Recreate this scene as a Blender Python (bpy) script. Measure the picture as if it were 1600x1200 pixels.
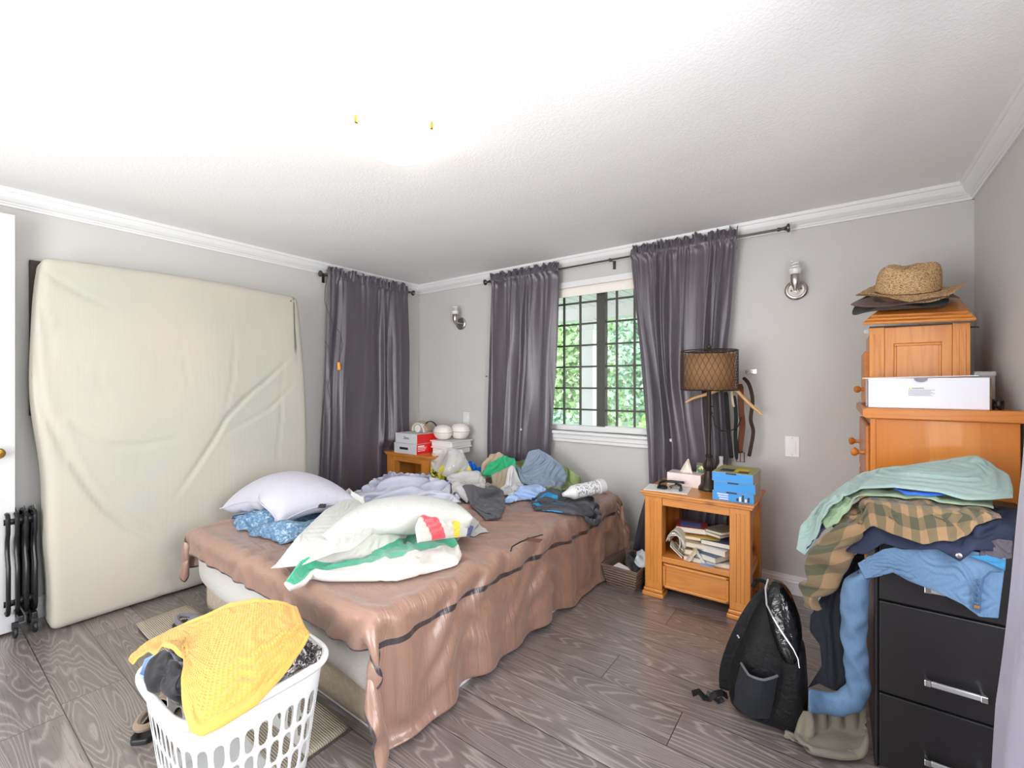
import bpy, bmesh, math, random
import numpy as np
from mathutils import Vector, Matrix
random.seed(7); np.random.seed(7)
for o in list(bpy.data.objects): bpy.data.objects.remove(o)
sc = bpy.context.scene
col = sc.collection
PI = math.pi
# ------------------------------------------------------------------ camera
CAM = np.array([3.368, -3.054, 1.21]); TH = math.radians(36.02); FPX = 700.0; CX = 800.0; CY = 601.0
cd = bpy.data.cameras.new('camera'); cam = bpy.data.objects.new('camera', cd); col.objects.link(cam)
cam.location = CAM; cam.rotation_euler = (PI/2, 0, TH)
cd.sensor_width = 36; cd.lens = 36*FPX/1600; cd.shift_y = 1/1600; cd.clip_start = .02
sc.camera = cam
# ------------------------------------------------------------------ view, world, lights
sc.view_settings.view_transform = 'Standard'; sc.view_settings.look = 'None'
sc.view_settings.gamma = 1; sc.view_settings.exposure = 0.12
sc.cycles.max_bounces = 10; sc.cycles.diffuse_bounces = 6; sc.cycles.glossy_bounces = 4
sc.cycles.transmission_bounces = 8; sc.cycles.transparent_max_bounces = 12
sc.cycles.sample_clamp_indirect = 6; sc.cycles.use_denoising = True
sc.cycles.caustics_reflective = False; sc.cycles.caustics_refractive = False
w = bpy.data.worlds.new('sky'); sc.world = w; w.use_nodes = True
wn = w.node_tree.nodes; wl = w.node_tree.links
bg = wn['Background']; tc = wn.new('ShaderNodeTexCoord'); sp = wn.new('ShaderNodeSeparateXYZ'); cr = wn.new('ShaderNodeValToRGB')
wl.new(tc.outputs['Generated'], sp.inputs[0]); wl.new(sp.outputs['Z'], cr.inputs[0]); wl.new(cr.outputs[0], bg.inputs[0])
cr.color_ramp.elements[0].color = (.95, .97, 1, 1); cr.color_ramp.elements[1].color = (.62, .78, 1, 1)
bg.inputs[1].default_value = 4.5
def area(name, loc, rot, sx, sy, energy, color=(1, 1, 1)):
    l = bpy.data.lights.new(name, 'AREA'); l.shape = 'RECTANGLE'; l.size = sx; l.size_y = sy; l.energy = energy; l.color = color
    o = bpy.data.objects.new(name, l); col.objects.link(o); o.location = loc; o.rotation_euler = rot
    return o
# daylight at the right-hand window, then an added upward fill light behind the camera
area('side_window_daylight', (4.02, -2.35, 1.25), (0, PI/2-.5, 0), 1.2, 1.2, 58, (.95, .97, 1))
area('added_front_fill', (1.9, -4.28, 1.15), (PI/2+.5, 0, 0), 1.5, 1.75, 48, (1, .99, .97))
# ------------------------------------------------------------------ pixel -> place (on the plane z=, y= or x=)
FW = np.array([-math.sin(TH), math.cos(TH), 0]); RT = np.array([math.cos(TH), math.sin(TH), 0]); UP = np.array([0, 0, 1.])
def _ray(x, y): return FW + RT*(x-CX)/FPX + UP*(CY-y)/FPX
def onz(x, y, z): r = _ray(x, y); return CAM + r*((z-CAM[2])/r[2])
def ony(x, y, Y): r = _ray(x, y); return CAM + r*((Y-CAM[1])/r[1])
def onx(x, y, X): r = _ray(x, y); return CAM + r*((X-CAM[0])/r[0])
def at(p):   # (px, py, h): h >= 0 height above the floor, h < 0 distance from the back wall
    return onz(*p) if p[2] >= 0 else ony(*p)
# ------------------------------------------------------------------ materials
def lin(h):
    if isinstance(h, str):
        c = [int(h[i:i+2], 16)/255 for i in (0, 2, 4)]
        return tuple((v/12.92 if v <= .04045 else ((v+.055)/1.055)**2.4) for v in c) + (1,)
    return tuple(h) + ((1,) if len(h) == 3 else ())
class Mt:
    def __init__(s, name):
        s.m = bpy.data.materials.new(name); s.m.use_nodes = True
        s.n = s.m.node_tree.nodes; s.l = s.m.node_tree.links; s.b = s.n['Principled BSDF']
    def node(s, t, **k):
        n = s.n.new('ShaderNode'+t)
        for a, v in k.items():
            if a.startswith('i_'): n.inputs[a[2:].replace('_', ' ')].default_value = v
            else: setattr(n, a, v)
        return n
    def link(s, a, b): s.l.new(a, b)
    def coord(s, kind='Object', scale=(1, 1, 1), rot=(0, 0, 0), loc=(0, 0, 0)):
        t = s.node('TexCoord'); m = s.node('Mapping'); s.link(t.outputs[kind], m.inputs[0])
        m.inputs['Scale'].default_value = scale; m.inputs['Rotation'].default_value = rot; m.inputs['Location'].default_value = loc
        return m.outputs[0]
    def noise(s, co, scale, detail=3, rough=.5, dist=0):
        n = s.node('TexNoise'); s.link(co, n.inputs['Vector']); n.inputs['Scale'].default_value = scale
        n.inputs['Detail'].default_value = detail; n.inputs['Roughness'].default_value = rough; n.inputs['Distortion'].default_value = dist
        return n.outputs['Fac']
    def ramp(s, fac, stops, interp='LINEAR'):
        r = s.node('ValToRGB'); s.link(fac, r.inputs[0]); r.color_ramp.interpolation = interp
        e = r.color_ramp.elements
        while len(e) < len(stops): e.new(.5)
        for k, (p, c) in enumerate(stops): e[k].position = p; e[k].color = lin(c)
        return r.outputs[0]
    def math(s, op, a, b=None):
        m = s.node('Math', operation=op)
        for k, v in enumerate((a, b)):
            if v is None: continue
            if isinstance(v, (int, float)): m.inputs[k].default_value = v
            else: s.link(v, m.inputs[k])
        return m.outputs[0]
    def mix(s, fac, a, b, blend='MIX'):
        m = s.node('Mix', data_type='RGBA', blend_type=blend)
        for k, v in ((0, fac), (6, a), (7, b)):
            if isinstance(v, (int, float)): m.inputs[k].default_value = v
            elif isinstance(v, (str, tuple)): m.inputs[k].default_value = lin(v)
            else: s.link(v, m.inputs[k])
        return m.outputs[2]
    def bump(s, h, strength=.3, dist=.002):
        b = s.node('Bump'); b.inputs['Strength'].default_value = strength; b.inputs['Distance'].default_value = dist
        s.link(h, b.inputs['Height'])
        if s.b.inputs['Normal'].is_linked: s.link(s.b.inputs['Normal'].links[0].from_socket, b.inputs['Normal'])
        s.link(b.outputs[0], s.b.inputs['Normal'])
    def base(s, c):
        if isinstance(c, (str, tuple)): s.b.inputs['Base Color'].default_value = lin(c)
        else: s.link(c, s.b.inputs['Base Color'])
    def set(s, **k):
        for a, v in k.items(): s.b.inputs[a.replace('_', ' ')].default_value = v
        return s
def plain(name, c, rough=.5, metal=0, **k):
    m = Mt(name); m.base(c); m.set(Roughness=rough, Metallic=metal, **k)
    co = m.coord(); f = m.noise(co, 40, 3)
    m.bump(f, .06, .001)
    return m.m
def cloth_mat(name, c, rough=.85, weave=420, var=.12, sheen=.15, c2=None, wrink=.5):
    m = Mt(name); co = m.coord(); f = m.noise(co, 6, 4)
    d = lin(c); c2 = lin(c2) if c2 else tuple(v*(1-var) for v in d[:3])
    m.base(m.mix(f, (d[0], d[1], d[2], 1), tuple(c2)[:3]+(1,)))
    m.set(Roughness=rough); m.b.inputs['Sheen Weight'].default_value = sheen
    m.bump(m.noise(co, 26, 5, .55, .8), wrink, .007)
    m.bump(m.noise(co, weave, 2), .25, .0008)
    return m.m
# ------------------------------------------------------------------ object bookkeeping
def tag(o, label=None, cat=None, group=None, kind=None):
    if label: o['label'] = label
    if cat: o['category'] = cat
    if group: o['group'] = group
    if kind: o['kind'] = kind
    return o
def thing(name, loc, label, cat, group=None, rz=0, rot=None):
    o = bpy.data.objects.new(name, None); o.empty_display_size = .05; col.objects.link(o)
    o.location = loc; o.rotation_euler = rot or (0, 0, rz); bpy.context.view_layer.update()
    return tag(o, label, cat, group)
def link(name, me, m=None, parent=None, world=True, smooth=False):
    o = bpy.data.objects.new(name, me); col.objects.link(o)
    if m is not None:
        for k in (m if isinstance(m, (list, tuple)) else [m]): me.materials.append(k)
    if parent is not None:
        o.parent = parent
        if world:
            M = Matrix(); p = parent; chain = []
            while p is not None: chain.append(p); p = p.parent
            for p in reversed(chain): M = M @ Matrix.LocRotScale(p.location, p.rotation_euler, p.scale)
            me.transform(M.inverted())
    if smooth:
        for f in me.polygons: f.use_smooth = True
    return o
def mods(o, bevel=0, sub=0, solid=0, seg=2, offset=0):
    if solid:
        m = o.modifiers.new('solid', 'SOLIDIFY'); m.thickness = solid; m.offset = offset
    if bevel:
        m = o.modifiers.new('bevel', 'BEVEL'); m.width = bevel; m.segments = seg; m.limit_method = 'ANGLE'; m.angle_limit = .6
        m.harden_normals = False
    if sub:
        m = o.modifiers.new('sub', 'SUBSURF'); m.levels = sub; m.render_levels = sub
    return o
class MB:
    """collects shapes into one mesh; M is the current placing matrix"""
    def __init__(s): s.v = []; s.f = []; s.mi = []; s.M = Matrix(); s.k = 0
    def add(s, vs, fs):
        b = len(s.v); s.v += [tuple(s.M @ Vector(v)) for v in vs]
        for f in fs: s.f.append(tuple(b+i for i in f)); s.mi.append(s.k)
        return s
    def box(s, x0, x1, y0, y1, z0, z1):
        vs = [(x, y, z) for z in (z0, z1) for y in (y0, y1) for x in (x0, x1)]
        return s.add(vs, [(0, 2, 3, 1), (4, 5, 7, 6), (0, 1, 5, 4), (2, 6, 7, 3), (0, 4, 6, 2), (1, 3, 7, 5)])
    def cb(s, c, d): return s.box(c[0]-d[0]/2, c[0]+d[0]/2, c[1]-d[1]/2, c[1]+d[1]/2, c[2]-d[2]/2, c[2]+d[2]/2)
    def lathe(s, prof, n=24, c=(0, 0, 0), axis='z', closed=True):
        vs = []; fs = []
        for (r, z) in prof:
            for i in range(n):
                a = 2*PI*i/n; p = (r*math.cos(a), r*math.sin(a), z)
                if axis == 'x': p = (p[2], p[0], p[1])
                if axis == 'y': p = (p[0], p[2], p[1])
                vs.append((p[0]+c[0], p[1]+c[1], p[2]+c[2]))
        for j in range(len(prof)-1):
            for i in range(n):
                a = j*n+i; b = j*n+(i+1) % n
                fs.append((a, b, b+n, a+n))
        if closed:
            fs.append(tuple(reversed(range(n)))); fs.append(tuple(range((len(prof)-1)*n, len(prof)*n)))
        return s.add(vs, fs)
    def tube(s, pts, r, n=8, closed=False, caps=True):
        pts = [Vector(p) for p in pts]; m = len(pts); vs = []; fs = []
        rr = r if isinstance(r, (list, tuple)) else [r]*m; up = None
        for i, p in enumerate(pts):
            if closed: t = pts[(i+1) % m]-pts[i-1]
            else: t = pts[min(i+1, m-1)]-pts[max(i-1, 0)]
            t.normalize()
            if up is None: up = Vector((0, 0, 1)) if abs(t.z) < .9 else Vector((1, 0, 0))
            a = t.cross(up).normalized(); up = a.cross(t).normalized()
            for k in range(n):
                w = 2*PI*k/n; q = p + a*math.cos(w)*rr[i] + up*math.sin(w)*rr[i]; vs.append(tuple(q))
        for i in range(m if closed else m-1):
            j = (i+1) % m
            for k in range(n):
                k2 = (k+1) % n; fs.append((i*n+k, i*n+k2, j*n+k2, j*n+k))
        if caps and not closed: fs.append(tuple(reversed(range(n)))); fs.append(tuple(range((m-1)*n, m*n)))
        return s.add(vs, fs)
    def prism(s, poly, z0, z1, axis='z'):
        n = len(poly); g = {'z': lambda a, b, c: (a, b, c), 'y': lambda a, b, c: (a, c, b), 'x': lambda a, b, c: (c, a, b)}[axis]
        vs = [g(a, b, z0) for a, b in poly] + [g(a, b, z1) for a, b in poly]
        return s.add(vs, [tuple(reversed(range(n))), tuple(range(n, 2*n))] + [(i, (i+1) % n, n+(i+1) % n, n+i) for i in range(n)])
    def grid(s, P):
        n, m = P.shape[:2]; fs = [(i*m+j, i*m+j+1, (i+1)*m+j+1, (i+1)*m+j) for i in range(n-1) for j in range(m-1)]
        return s.add([tuple(p) for p in P.reshape(-1, 3)], fs)
    def mesh(s, name):
        me = bpy.data.meshes.new(name); me.from_pydata(s.v, [], s.f); me.polygons.foreach_set('material_index', s.mi)
        bm = bmesh.new(); bm.from_mesh(me); bmesh.ops.recalc_face_normals(bm, faces=bm.faces); bm.to_mesh(me); bm.free()
        me.update(); return me
    def build(s, name, m, parent=None, world=True, smooth=False, **k):
        o = link(name, s.mesh(name), m, parent, world, smooth)
        if smooth and not k.get('sub'):
            try: o.data.set_sharp_from_angle(angle=.7)
            except Exception: pass
        return mods(o, **k)
def T(x=0, y=0, z=0, rx=0, ry=0, rz=0): return Matrix.Translation((x, y, z)) @ Matrix.Rotation(rz, 4, 'Z') @ Matrix.Rotation(ry, 4, 'Y') @ Matrix.Rotation(rx, 4, 'X')
def dup(o, loc=None, rz=None, label=None, parent=None):
    c = o.copy(); col.objects.link(c); c.parent = parent
    if loc is not None: c.location = loc
    if rz is not None: c.rotation_euler = (0, 0, rz)
    if label: c['label'] = label
    for ch in [x for x in bpy.data.objects if x.parent == o]: dup(ch, parent=c)
    return c
# ------------------------------------------------------------------ cloth: settled once by relaxing stretched springs over what lies below
def vnoise(P, scale, seed, octs=3):
    """smooth pseudo-noise from sums of sines, vectorised; returns about -1..1"""
    r = np.random.RandomState(seed); out = np.zeros(P.shape[:-1]); amp = 1.; tot = 0
    for o in range(octs):
        for k in range(5):
            d = r.normal(size=P.shape[-1]); d /= np.linalg.norm(d)
            out += amp*np.sin((P@d)*scale*(2**o)*(.7+.6*r.rand()) + r.rand()*6.28); tot += amp*.45
        amp *= .55
    return out/tot
class Field:
    """height of whatever already lies there, on a 1 cm grid over the room"""
    def __init__(s): s.h = np.zeros((400, 400))
    def get(s, P):
        x = np.clip(P[:, 0]*100, 0, 398.9); y = np.clip(-P[:, 1]*100, 0, 398.9); i = x.astype(int); j = y.astype(int); a = x-i; b = y-j
        return s.h[i, j]*(1-a)*(1-b)+s.h[i+1, j]*a*(1-b)+s.h[i, j+1]*(1-a)*b+s.h[i+1, j+1]*a*b
    def box(s, x0, x1, y0, y1, z): s.h[max(0, int(x0*100)):int(x1*100)+1, max(0, int(-y1*100)):int(-y0*100)+1] = z
    def splat(s, P, extra=.004):
        h = s.h.copy()
        for dx in (-1, 0, 1):
            for dy in (-1, 0, 1):
                i = np.clip(np.round(P[:, 0]*100).astype(int)+dx, 0, 399); j = np.clip(np.round(-P[:, 1]*100).astype(int)+dy, 0, 399)
                np.maximum.at(h, (i, j), P[:, 2]+extra)
        s.h = h
FIELD = Field()
def colour_groups(edges, nv):
    used = [0]*nv; out = []
    for k, (a, b) in enumerate(edges):
        m = used[a] | used[b]; c = 0
        while m >> c & 1: c += 1
        used[a] |= 1 << c; used[b] |= 1 << c
        while len(out) <= c: out.append([])
        out[c].append(k)
    return [np.array(g) for g in out]
def relax(P, E, rest, stiff, steps=120, iters=3, grav=.0004, floor=None, pin=None, pinw=None, faces=None, press=0, damp=.96, fric=.5, collide=None):
    E = np.asarray(E); G = colour_groups(E.tolist(), len(P)); V = np.zeros_like(P); P = P.copy(); grp = [(E[g, 0], E[g, 1], rest[g], stiff[g][:, None]*.5) for g in G]
    for st in range(steps):
        V *= damp; V[:, 2] -= grav; Q = P.copy(); P = P+V
        if press and faces is not None:
            a, b, c, d = (P[faces[:, i]] for i in range(4)); nn = np.cross(c-a, d-b)
            F = np.zeros_like(P)
            for i in range(4): np.add.at(F, faces[:, i], nn)
            P = P+F*press
        for it in range(iters):
            for a, b, r, s in grp:
                d = P[b]-P[a]; L = np.sqrt((d*d).sum(1))+1e-9; c = d*((L-r)/L)[:, None]*s
                P[a] += c; P[b] -= c
            if pin is not None: P += (pin-P)*pinw[:, None]
            if collide is not None: P = collide(P, Q)
            if floor is not None:
                z = floor(P); low = P[:, 2] < z
                if low.any():
                    P[low, :2] = P[low, :2]*(1-fric)+Q[low, :2]*fric
                    P[low, 2] = z[low]
        V = np.clip(P-Q, -.012, .012)
    return P
def rbox(dx, dy, dz, r, step=.03):
    """soft-edged box as a fine quad mesh: arrays of points and faces, centred on the origin"""
    h = np.array([dx, dy, dz])/2; key = {}; vs = []; fs = []
    n = [max(2, int(round(d/step))) for d in (dx, dy, dz)]
    def vid(i, j, k):
        if (i, j, k) not in key: key[(i, j, k)] = len(vs); vs.append([-h[0]+dx*i/n[0], -h[1]+dy*j/n[1], -h[2]+dz*k/n[2]])
        return key[(i, j, k)]
    for ax in range(3):
        a, b = [q for q in range(3) if q != ax]
        for e in (0, n[ax]):
            for i in range(n[a]):
                for j in range(n[b]):
                    q = []
                    for (u, v) in ((i, j), (i+1, j), (i+1, j+1), (i, j+1)):
                        t = [0, 0, 0]; t[ax] = e; t[a] = u; t[b] = v; q.append(vid(*t))
                    fs.append(q if (e > 0) ^ (ax == 1) else q[::-1])
    P = np.array(vs); C = np.clip(P, -(h-r), h-r); D = P-C; L = np.linalg.norm(D, axis=1, keepdims=True)
    return C+D/np.maximum(L, 1e-9)*r, fs
def soft(name, P, fs, m, parent=None, sub=0, **k):
    me = bpy.data.meshes.new(name); me.from_pydata([tuple(p) for p in P], [], fs); me.update()
    bm = bmesh.new(); bm.from_mesh(me); bmesh.ops.recalc_face_normals(bm, faces=bm.faces); bm.to_mesh(me); bm.free()
    return mods(link(name, me, m, parent, smooth=True), sub=sub, **k)
def creases(A, lines, depth, width):
    """height of drawn creases at 2-D places A: a valley with a ridge beside it"""
    out = np.zeros(len(A))
    for ln in lines:
        q = np.array(ln['p']); best = np.full(len(A), 9.); sg = np.zeros(len(A)); w = ln.get('w', width); d = ln.get('d', depth); tt = np.zeros(len(A)); L = 0; tot = np.linalg.norm(np.diff(q, axis=0), axis=1).sum()
        for a, b in zip(q[:-1], q[1:]):
            e = b-a; l = np.linalg.norm(e); t = np.clip(((A-a)@e)/(l*l), 0, 1); c = a+t[:, None]*e; r = A-c; dd = np.linalg.norm(r, axis=1)
            m_ = dd < best; best[m_] = dd[m_]; sg[m_] = (e[0]*r[m_, 1]-e[1]*r[m_, 0])/l; tt[m_] = (L+t[m_]*l)/tot; L += l
        f = np.sin(PI*np.clip(tt, 0.02, .98))**.5
        out += -d*f*np.exp(-(best/w)**2)+d*.4*f*np.exp(-((sg-1.3*w)/w)**2)*np.exp(-((best-np.abs(sg))/w)**2)
    return out
def side(pts, n):
    p = np.array([at(q) if len(q) == 3 else q[1] for q in pts], float)
    L = np.r_[0, np.cumsum(np.linalg.norm(np.diff(p, axis=0), axis=1))]; t = np.linspace(0, L[-1], n)
    return np.stack([np.interp(t, L, p[:, k]) for k in range(3)], 1)
def coons(top, right, bottom, left, n, m):
    T_, B, L, R = side(top, m), side(bottom, m), side(left, n), side(right, n)
    u = np.linspace(0, 1, m)[None, :, None]; v = np.linspace(0, 1, n)[:, None, None]
    return (1-v)*T_[None]+v*B[None]+(1-u)*L[:, None]+u*R[:, None]-((1-u)*(1-v)*T_[0]+u*(1-v)*T_[-1]+(1-u)*v*B[0]+u*v*B[-1])
def grid_edges(n, m, wrap=False):
    I = np.arange(n*m).reshape(n, m); E = []; K = []
    def add(a, b, k): E.append(np.stack([a.ravel(), b.ravel()], 1)); K.append(np.full(a.size, k))
    add(I[:, :-1], I[:, 1:], 1.); add(I[:-1], I[1:], 1.); add(I[:-1, :-1], I[1:, 1:], .5); add(I[:-1, 1:], I[1:, :-1], .5)
    add(I[:, :-2], I[:, 2:], .35); add(I[:-2], I[2:], .35)
    if m > 8: add(I[:, :-3], I[:, 3:], .15); add(I[:-3], I[3:], .15)
    if wrap:
        add(I[:, -1], I[:, 0], 1.); add(I[:-1, -1], I[1:, 0], .5); add(I[1:, -1], I[:-1, 0], .5); add(I[:, -2], I[:, 0], .35); add(I[:, -1], I[:, 1], .35)
    return np.concatenate(E), np.concatenate(K)
def grid_mesh(name, P, wrap=False, uvs=(1, 1)):
    n, m = P.shape[:2]; me = bpy.data.meshes.new(name); mm = m if wrap else m-1
    fs = [(i*m+j, i*m+(j+1) % m, (i+1)*m+(j+1) % m, (i+1)*m+j) for i in range(n-1) for j in range(mm)]
    me.from_pydata([tuple(p) for p in P.reshape(-1, 3)], [], fs); uv = me.uv_layers.new(name='uv')
    U = []
    for i in range(n-1):
        for j in range(mm):
            for (a, b) in ((i, j), (i, j+1), (i+1, j+1), (i+1, j)): U += [b/mm*uvs[0], a/(n-1)*uvs[1]]
    uv.data.foreach_set('uv', U); me.update(); return me
def cloth(name, P0, m, k=(1.2, 1.2), parent=None, amp=.008, dome=0, seed=1, steps=110, grav=.0004, thick=.004, floor='field', pinb=.25, pini=0, lay=True, uvs=(1, 1), sub=1, nscale=38, fric=.5, iters=3, nvec=(1, 1, 1), lo=.9, keep=0):
    """a piece of cloth whose outline is P0's border; k = how much longer the cloth is than its place, so it buckles into folds"""
    n, mm = P0.shape[:2]; P0 = P0.copy(); u = np.linspace(-1, 1, mm)[None]; v = np.linspace(-1, 1, n)[:, None]
    prof = np.sqrt(np.clip((1-np.abs(u)**3)*(1-np.abs(v)**3), 0, 1)); P0[..., 2] += dome*prof
    base = P0.reshape(-1, 3); E, K = grid_edges(n, mm); d0 = base[E[:, 1]]-base[E[:, 0]]; rest = np.linalg.norm(d0, axis=1)
    du = np.abs((E[:, 1] % mm)-(E[:, 0] % mm)); dv = np.abs(E[:, 1]//mm-E[:, 0]//mm); tot = du+dv
    rest = rest*((k[0]*du+k[1]*dv)/tot)
    N = np.cross(np.gradient(P0, axis=1), np.gradient(P0, axis=0)); N /= np.linalg.norm(N, axis=2, keepdims=True)+1e-9
    if N[..., 2].mean() < 0: N = -N
    nz = vnoise(base*np.array(nvec), nscale, seed)[:, None]; kk = (k[0]+k[1])/2; amp = max(.002, min(.030, 2*PI/nscale*math.sqrt(max(.002, kk-1))/PI*lo)); fade = np.clip(3.2*np.minimum(1-np.abs(u), 1-np.abs(v)), .15, 1).reshape(-1, 1); P = base+N.reshape(-1, 3)*(nz+.6)*amp*fade
    if keep:
        q_ = base*np.array(nvec); r1 = 1-np.abs(vnoise(q_+.03*vnoise(q_*1.0, nscale*.5, seed+5)[:, None], nscale, seed+1, 2)); nz = (r1**2*1.5-.7)+.35*vnoise(q_, nscale*2.2, seed+2, 2); P = base+N.reshape(-1, 3)*(nz[:, None]+.5)*keep*fade; rest = np.linalg.norm(P[E[:, 1]]-P[E[:, 0]], axis=1)*1.004
    w = np.full((n, mm), float(pini)); w[0] = w[-1] = pinb; w[:, 0] = w[:, -1] = pinb
    lift = (dome*prof*.8).ravel()
    fl = None
    if floor == 'field': fl = lambda Q: FIELD.get(Q)+thick*.7+lift
    elif callable(floor): fl = floor
    P = relax(P, E, rest, K, steps, iters, grav, fl, base, w.ravel(), fric=fric)
    if floor == 'field' and lay: FIELD.splat(P, thick*.6)
    P = P.reshape(n, mm, 3)
    o = link(name, grid_mesh(name, P, uvs=uvs), m, parent, smooth=True)
    return mods(o, solid=thick, sub=sub)
def pillow(name, corners, m, h=.14, parent=None, seed=1, n=26, mm=34, loose=1.03, base=None, steps=150, press=.35, lay=True, bend=0):
    """two sheets sewn along the rim and blown up; corners: four places, counter-clockwise from above"""
    c = np.array([at(q) if len(q) == 3 else q[1] for q in corners], float); u = np.linspace(0, 1, mm)[None, :, None]; v = np.linspace(0, 1, n)[:, None, None]
    S = (1-v)*((1-u)*c[0]+u*c[1])+v*((1-u)*c[3]+u*c[2]); I = np.arange(n*mm).reshape(n, mm); J = I.copy()
    J[1:-1, 1:-1] = n*mm+np.arange((n-2)*(mm-2)).reshape(n-2, mm-2)
    pr = (np.sin(PI*u)*np.sin(PI*v))[..., 0]; top = S.copy(); bot = S.copy(); nz = vnoise(S*1.0, 22, seed)*.012
    top[..., 2] += pr*h*.35+nz*pr; bot[..., 2] -= pr*h*.35; P = np.concatenate([top.reshape(-1, 3), bot[1:-1, 1:-1].reshape(-1, 3)])
    E, K = grid_edges(n, mm); R0 = np.linalg.norm(S.reshape(-1, 3)[E[:, 1]]-S.reshape(-1, 3)[E[:, 0]], axis=1)*loose
    Jf = J.ravel(); E2 = Jf[E]; keep = ~((E2 == E).all(1)); EE = np.concatenate([E, E2[keep]]); RR = np.concatenate([R0, R0[keep]]); KK = np.concatenate([K, K[keep]])
    ft = [(I[i, j], I[i, j+1], I[i+1, j+1], I[i+1, j]) for i in range(n-1) for j in range(mm-1)]
    fb = [(J[i, j], J[i+1, j], J[i+1, j+1], J[i, j+1]) for i in range(n-1) for j in range(mm-1)]
    F = np.array(ft+fb)
    if np.cross(S[0, -1]-S[0, 0], S[-1, 0]-S[0, 0])[2] < 0: F = F[:, ::-1]
    z0 = base if base is not None else (lambda Q: FIELD.get(Q)+.003)
    P = relax(P, EE, RR, KK, steps, 3, .0007, z0, faces=F, press=press, fric=.35, damp=.93)
    if lay: FIELD.splat(P)
    me = bpy.data.meshes.new(name); me.from_pydata([tuple(p) for p in P], [], [tuple(f) for f in F.tolist()]); me.update()
    o = link(name, me, m, parent, smooth=True)
    return mods(o, sub=1), P, I
def loft(name, rings, m, parent=None, sub=1, seed=1, amp=.0, nscale=40, k=None, steps=60, thick=.003, uvs=(1, 1), floor='field', lay=True, grav=.0002, pinends=True, axial=1.12, world=True):
    """a cloth tube through elliptic rings (centre, half width vector, half depth vector)"""
    nn = len(rings); m2 = 28; C = np.array([r[0] for r in rings]); A = np.array([r[1] for r in rings]); B = np.array([r[2] for r in rings])
    L = np.r_[0, np.cumsum(np.linalg.norm(np.diff(C, axis=0), axis=1))]; n = max(8, int(L[-1]/.014)); t = np.linspace(0, L[-1], n)
    ip = lambda X: np.stack([np.interp(t, L, X[:, q]) for q in range(3)], 1)
    C, A, B = ip(C), ip(A), ip(B); w = np.arange(m2)*2*PI/m2
    P0 = C[:, None]+A[:, None]*np.cos(w)[None, :, None]+B[:, None]*np.sin(w)[None, :, None]
    base = P0.reshape(-1, 3); E, K = grid_edges(n, m2, True); rest = np.linalg.norm(base[E[:, 1]]-base[E[:, 0]], axis=1)
    dv = np.abs(E[:, 1]//m2-E[:, 0]//m2); rest *= np.where(dv > 0, axial, 1.03)
    N = base-np.repeat(C, m2, 0); N /= np.linalg.norm(N, axis=1, keepdims=True)+1e-9
    P = base+N*vnoise(base, nscale, seed)[:, None]*max(amp, .003)
    pw = np.zeros((n, m2)); pw[0] = pw[-1] = .3; pw[1:-1] = .015
    fl = (lambda Q: FIELD.get(Q)+thick) if floor == 'field' else floor
    P = relax(P, E, rest, K, steps, 3, grav, fl, base, pw.ravel())
    if floor == 'field' and lay: FIELD.splat(P)
    o = link(name, grid_mesh(name, P.reshape(n, m2, 3), True, uvs), m, parent, smooth=True, world=world)
    return mods(o, solid=thick, sub=sub)
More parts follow.
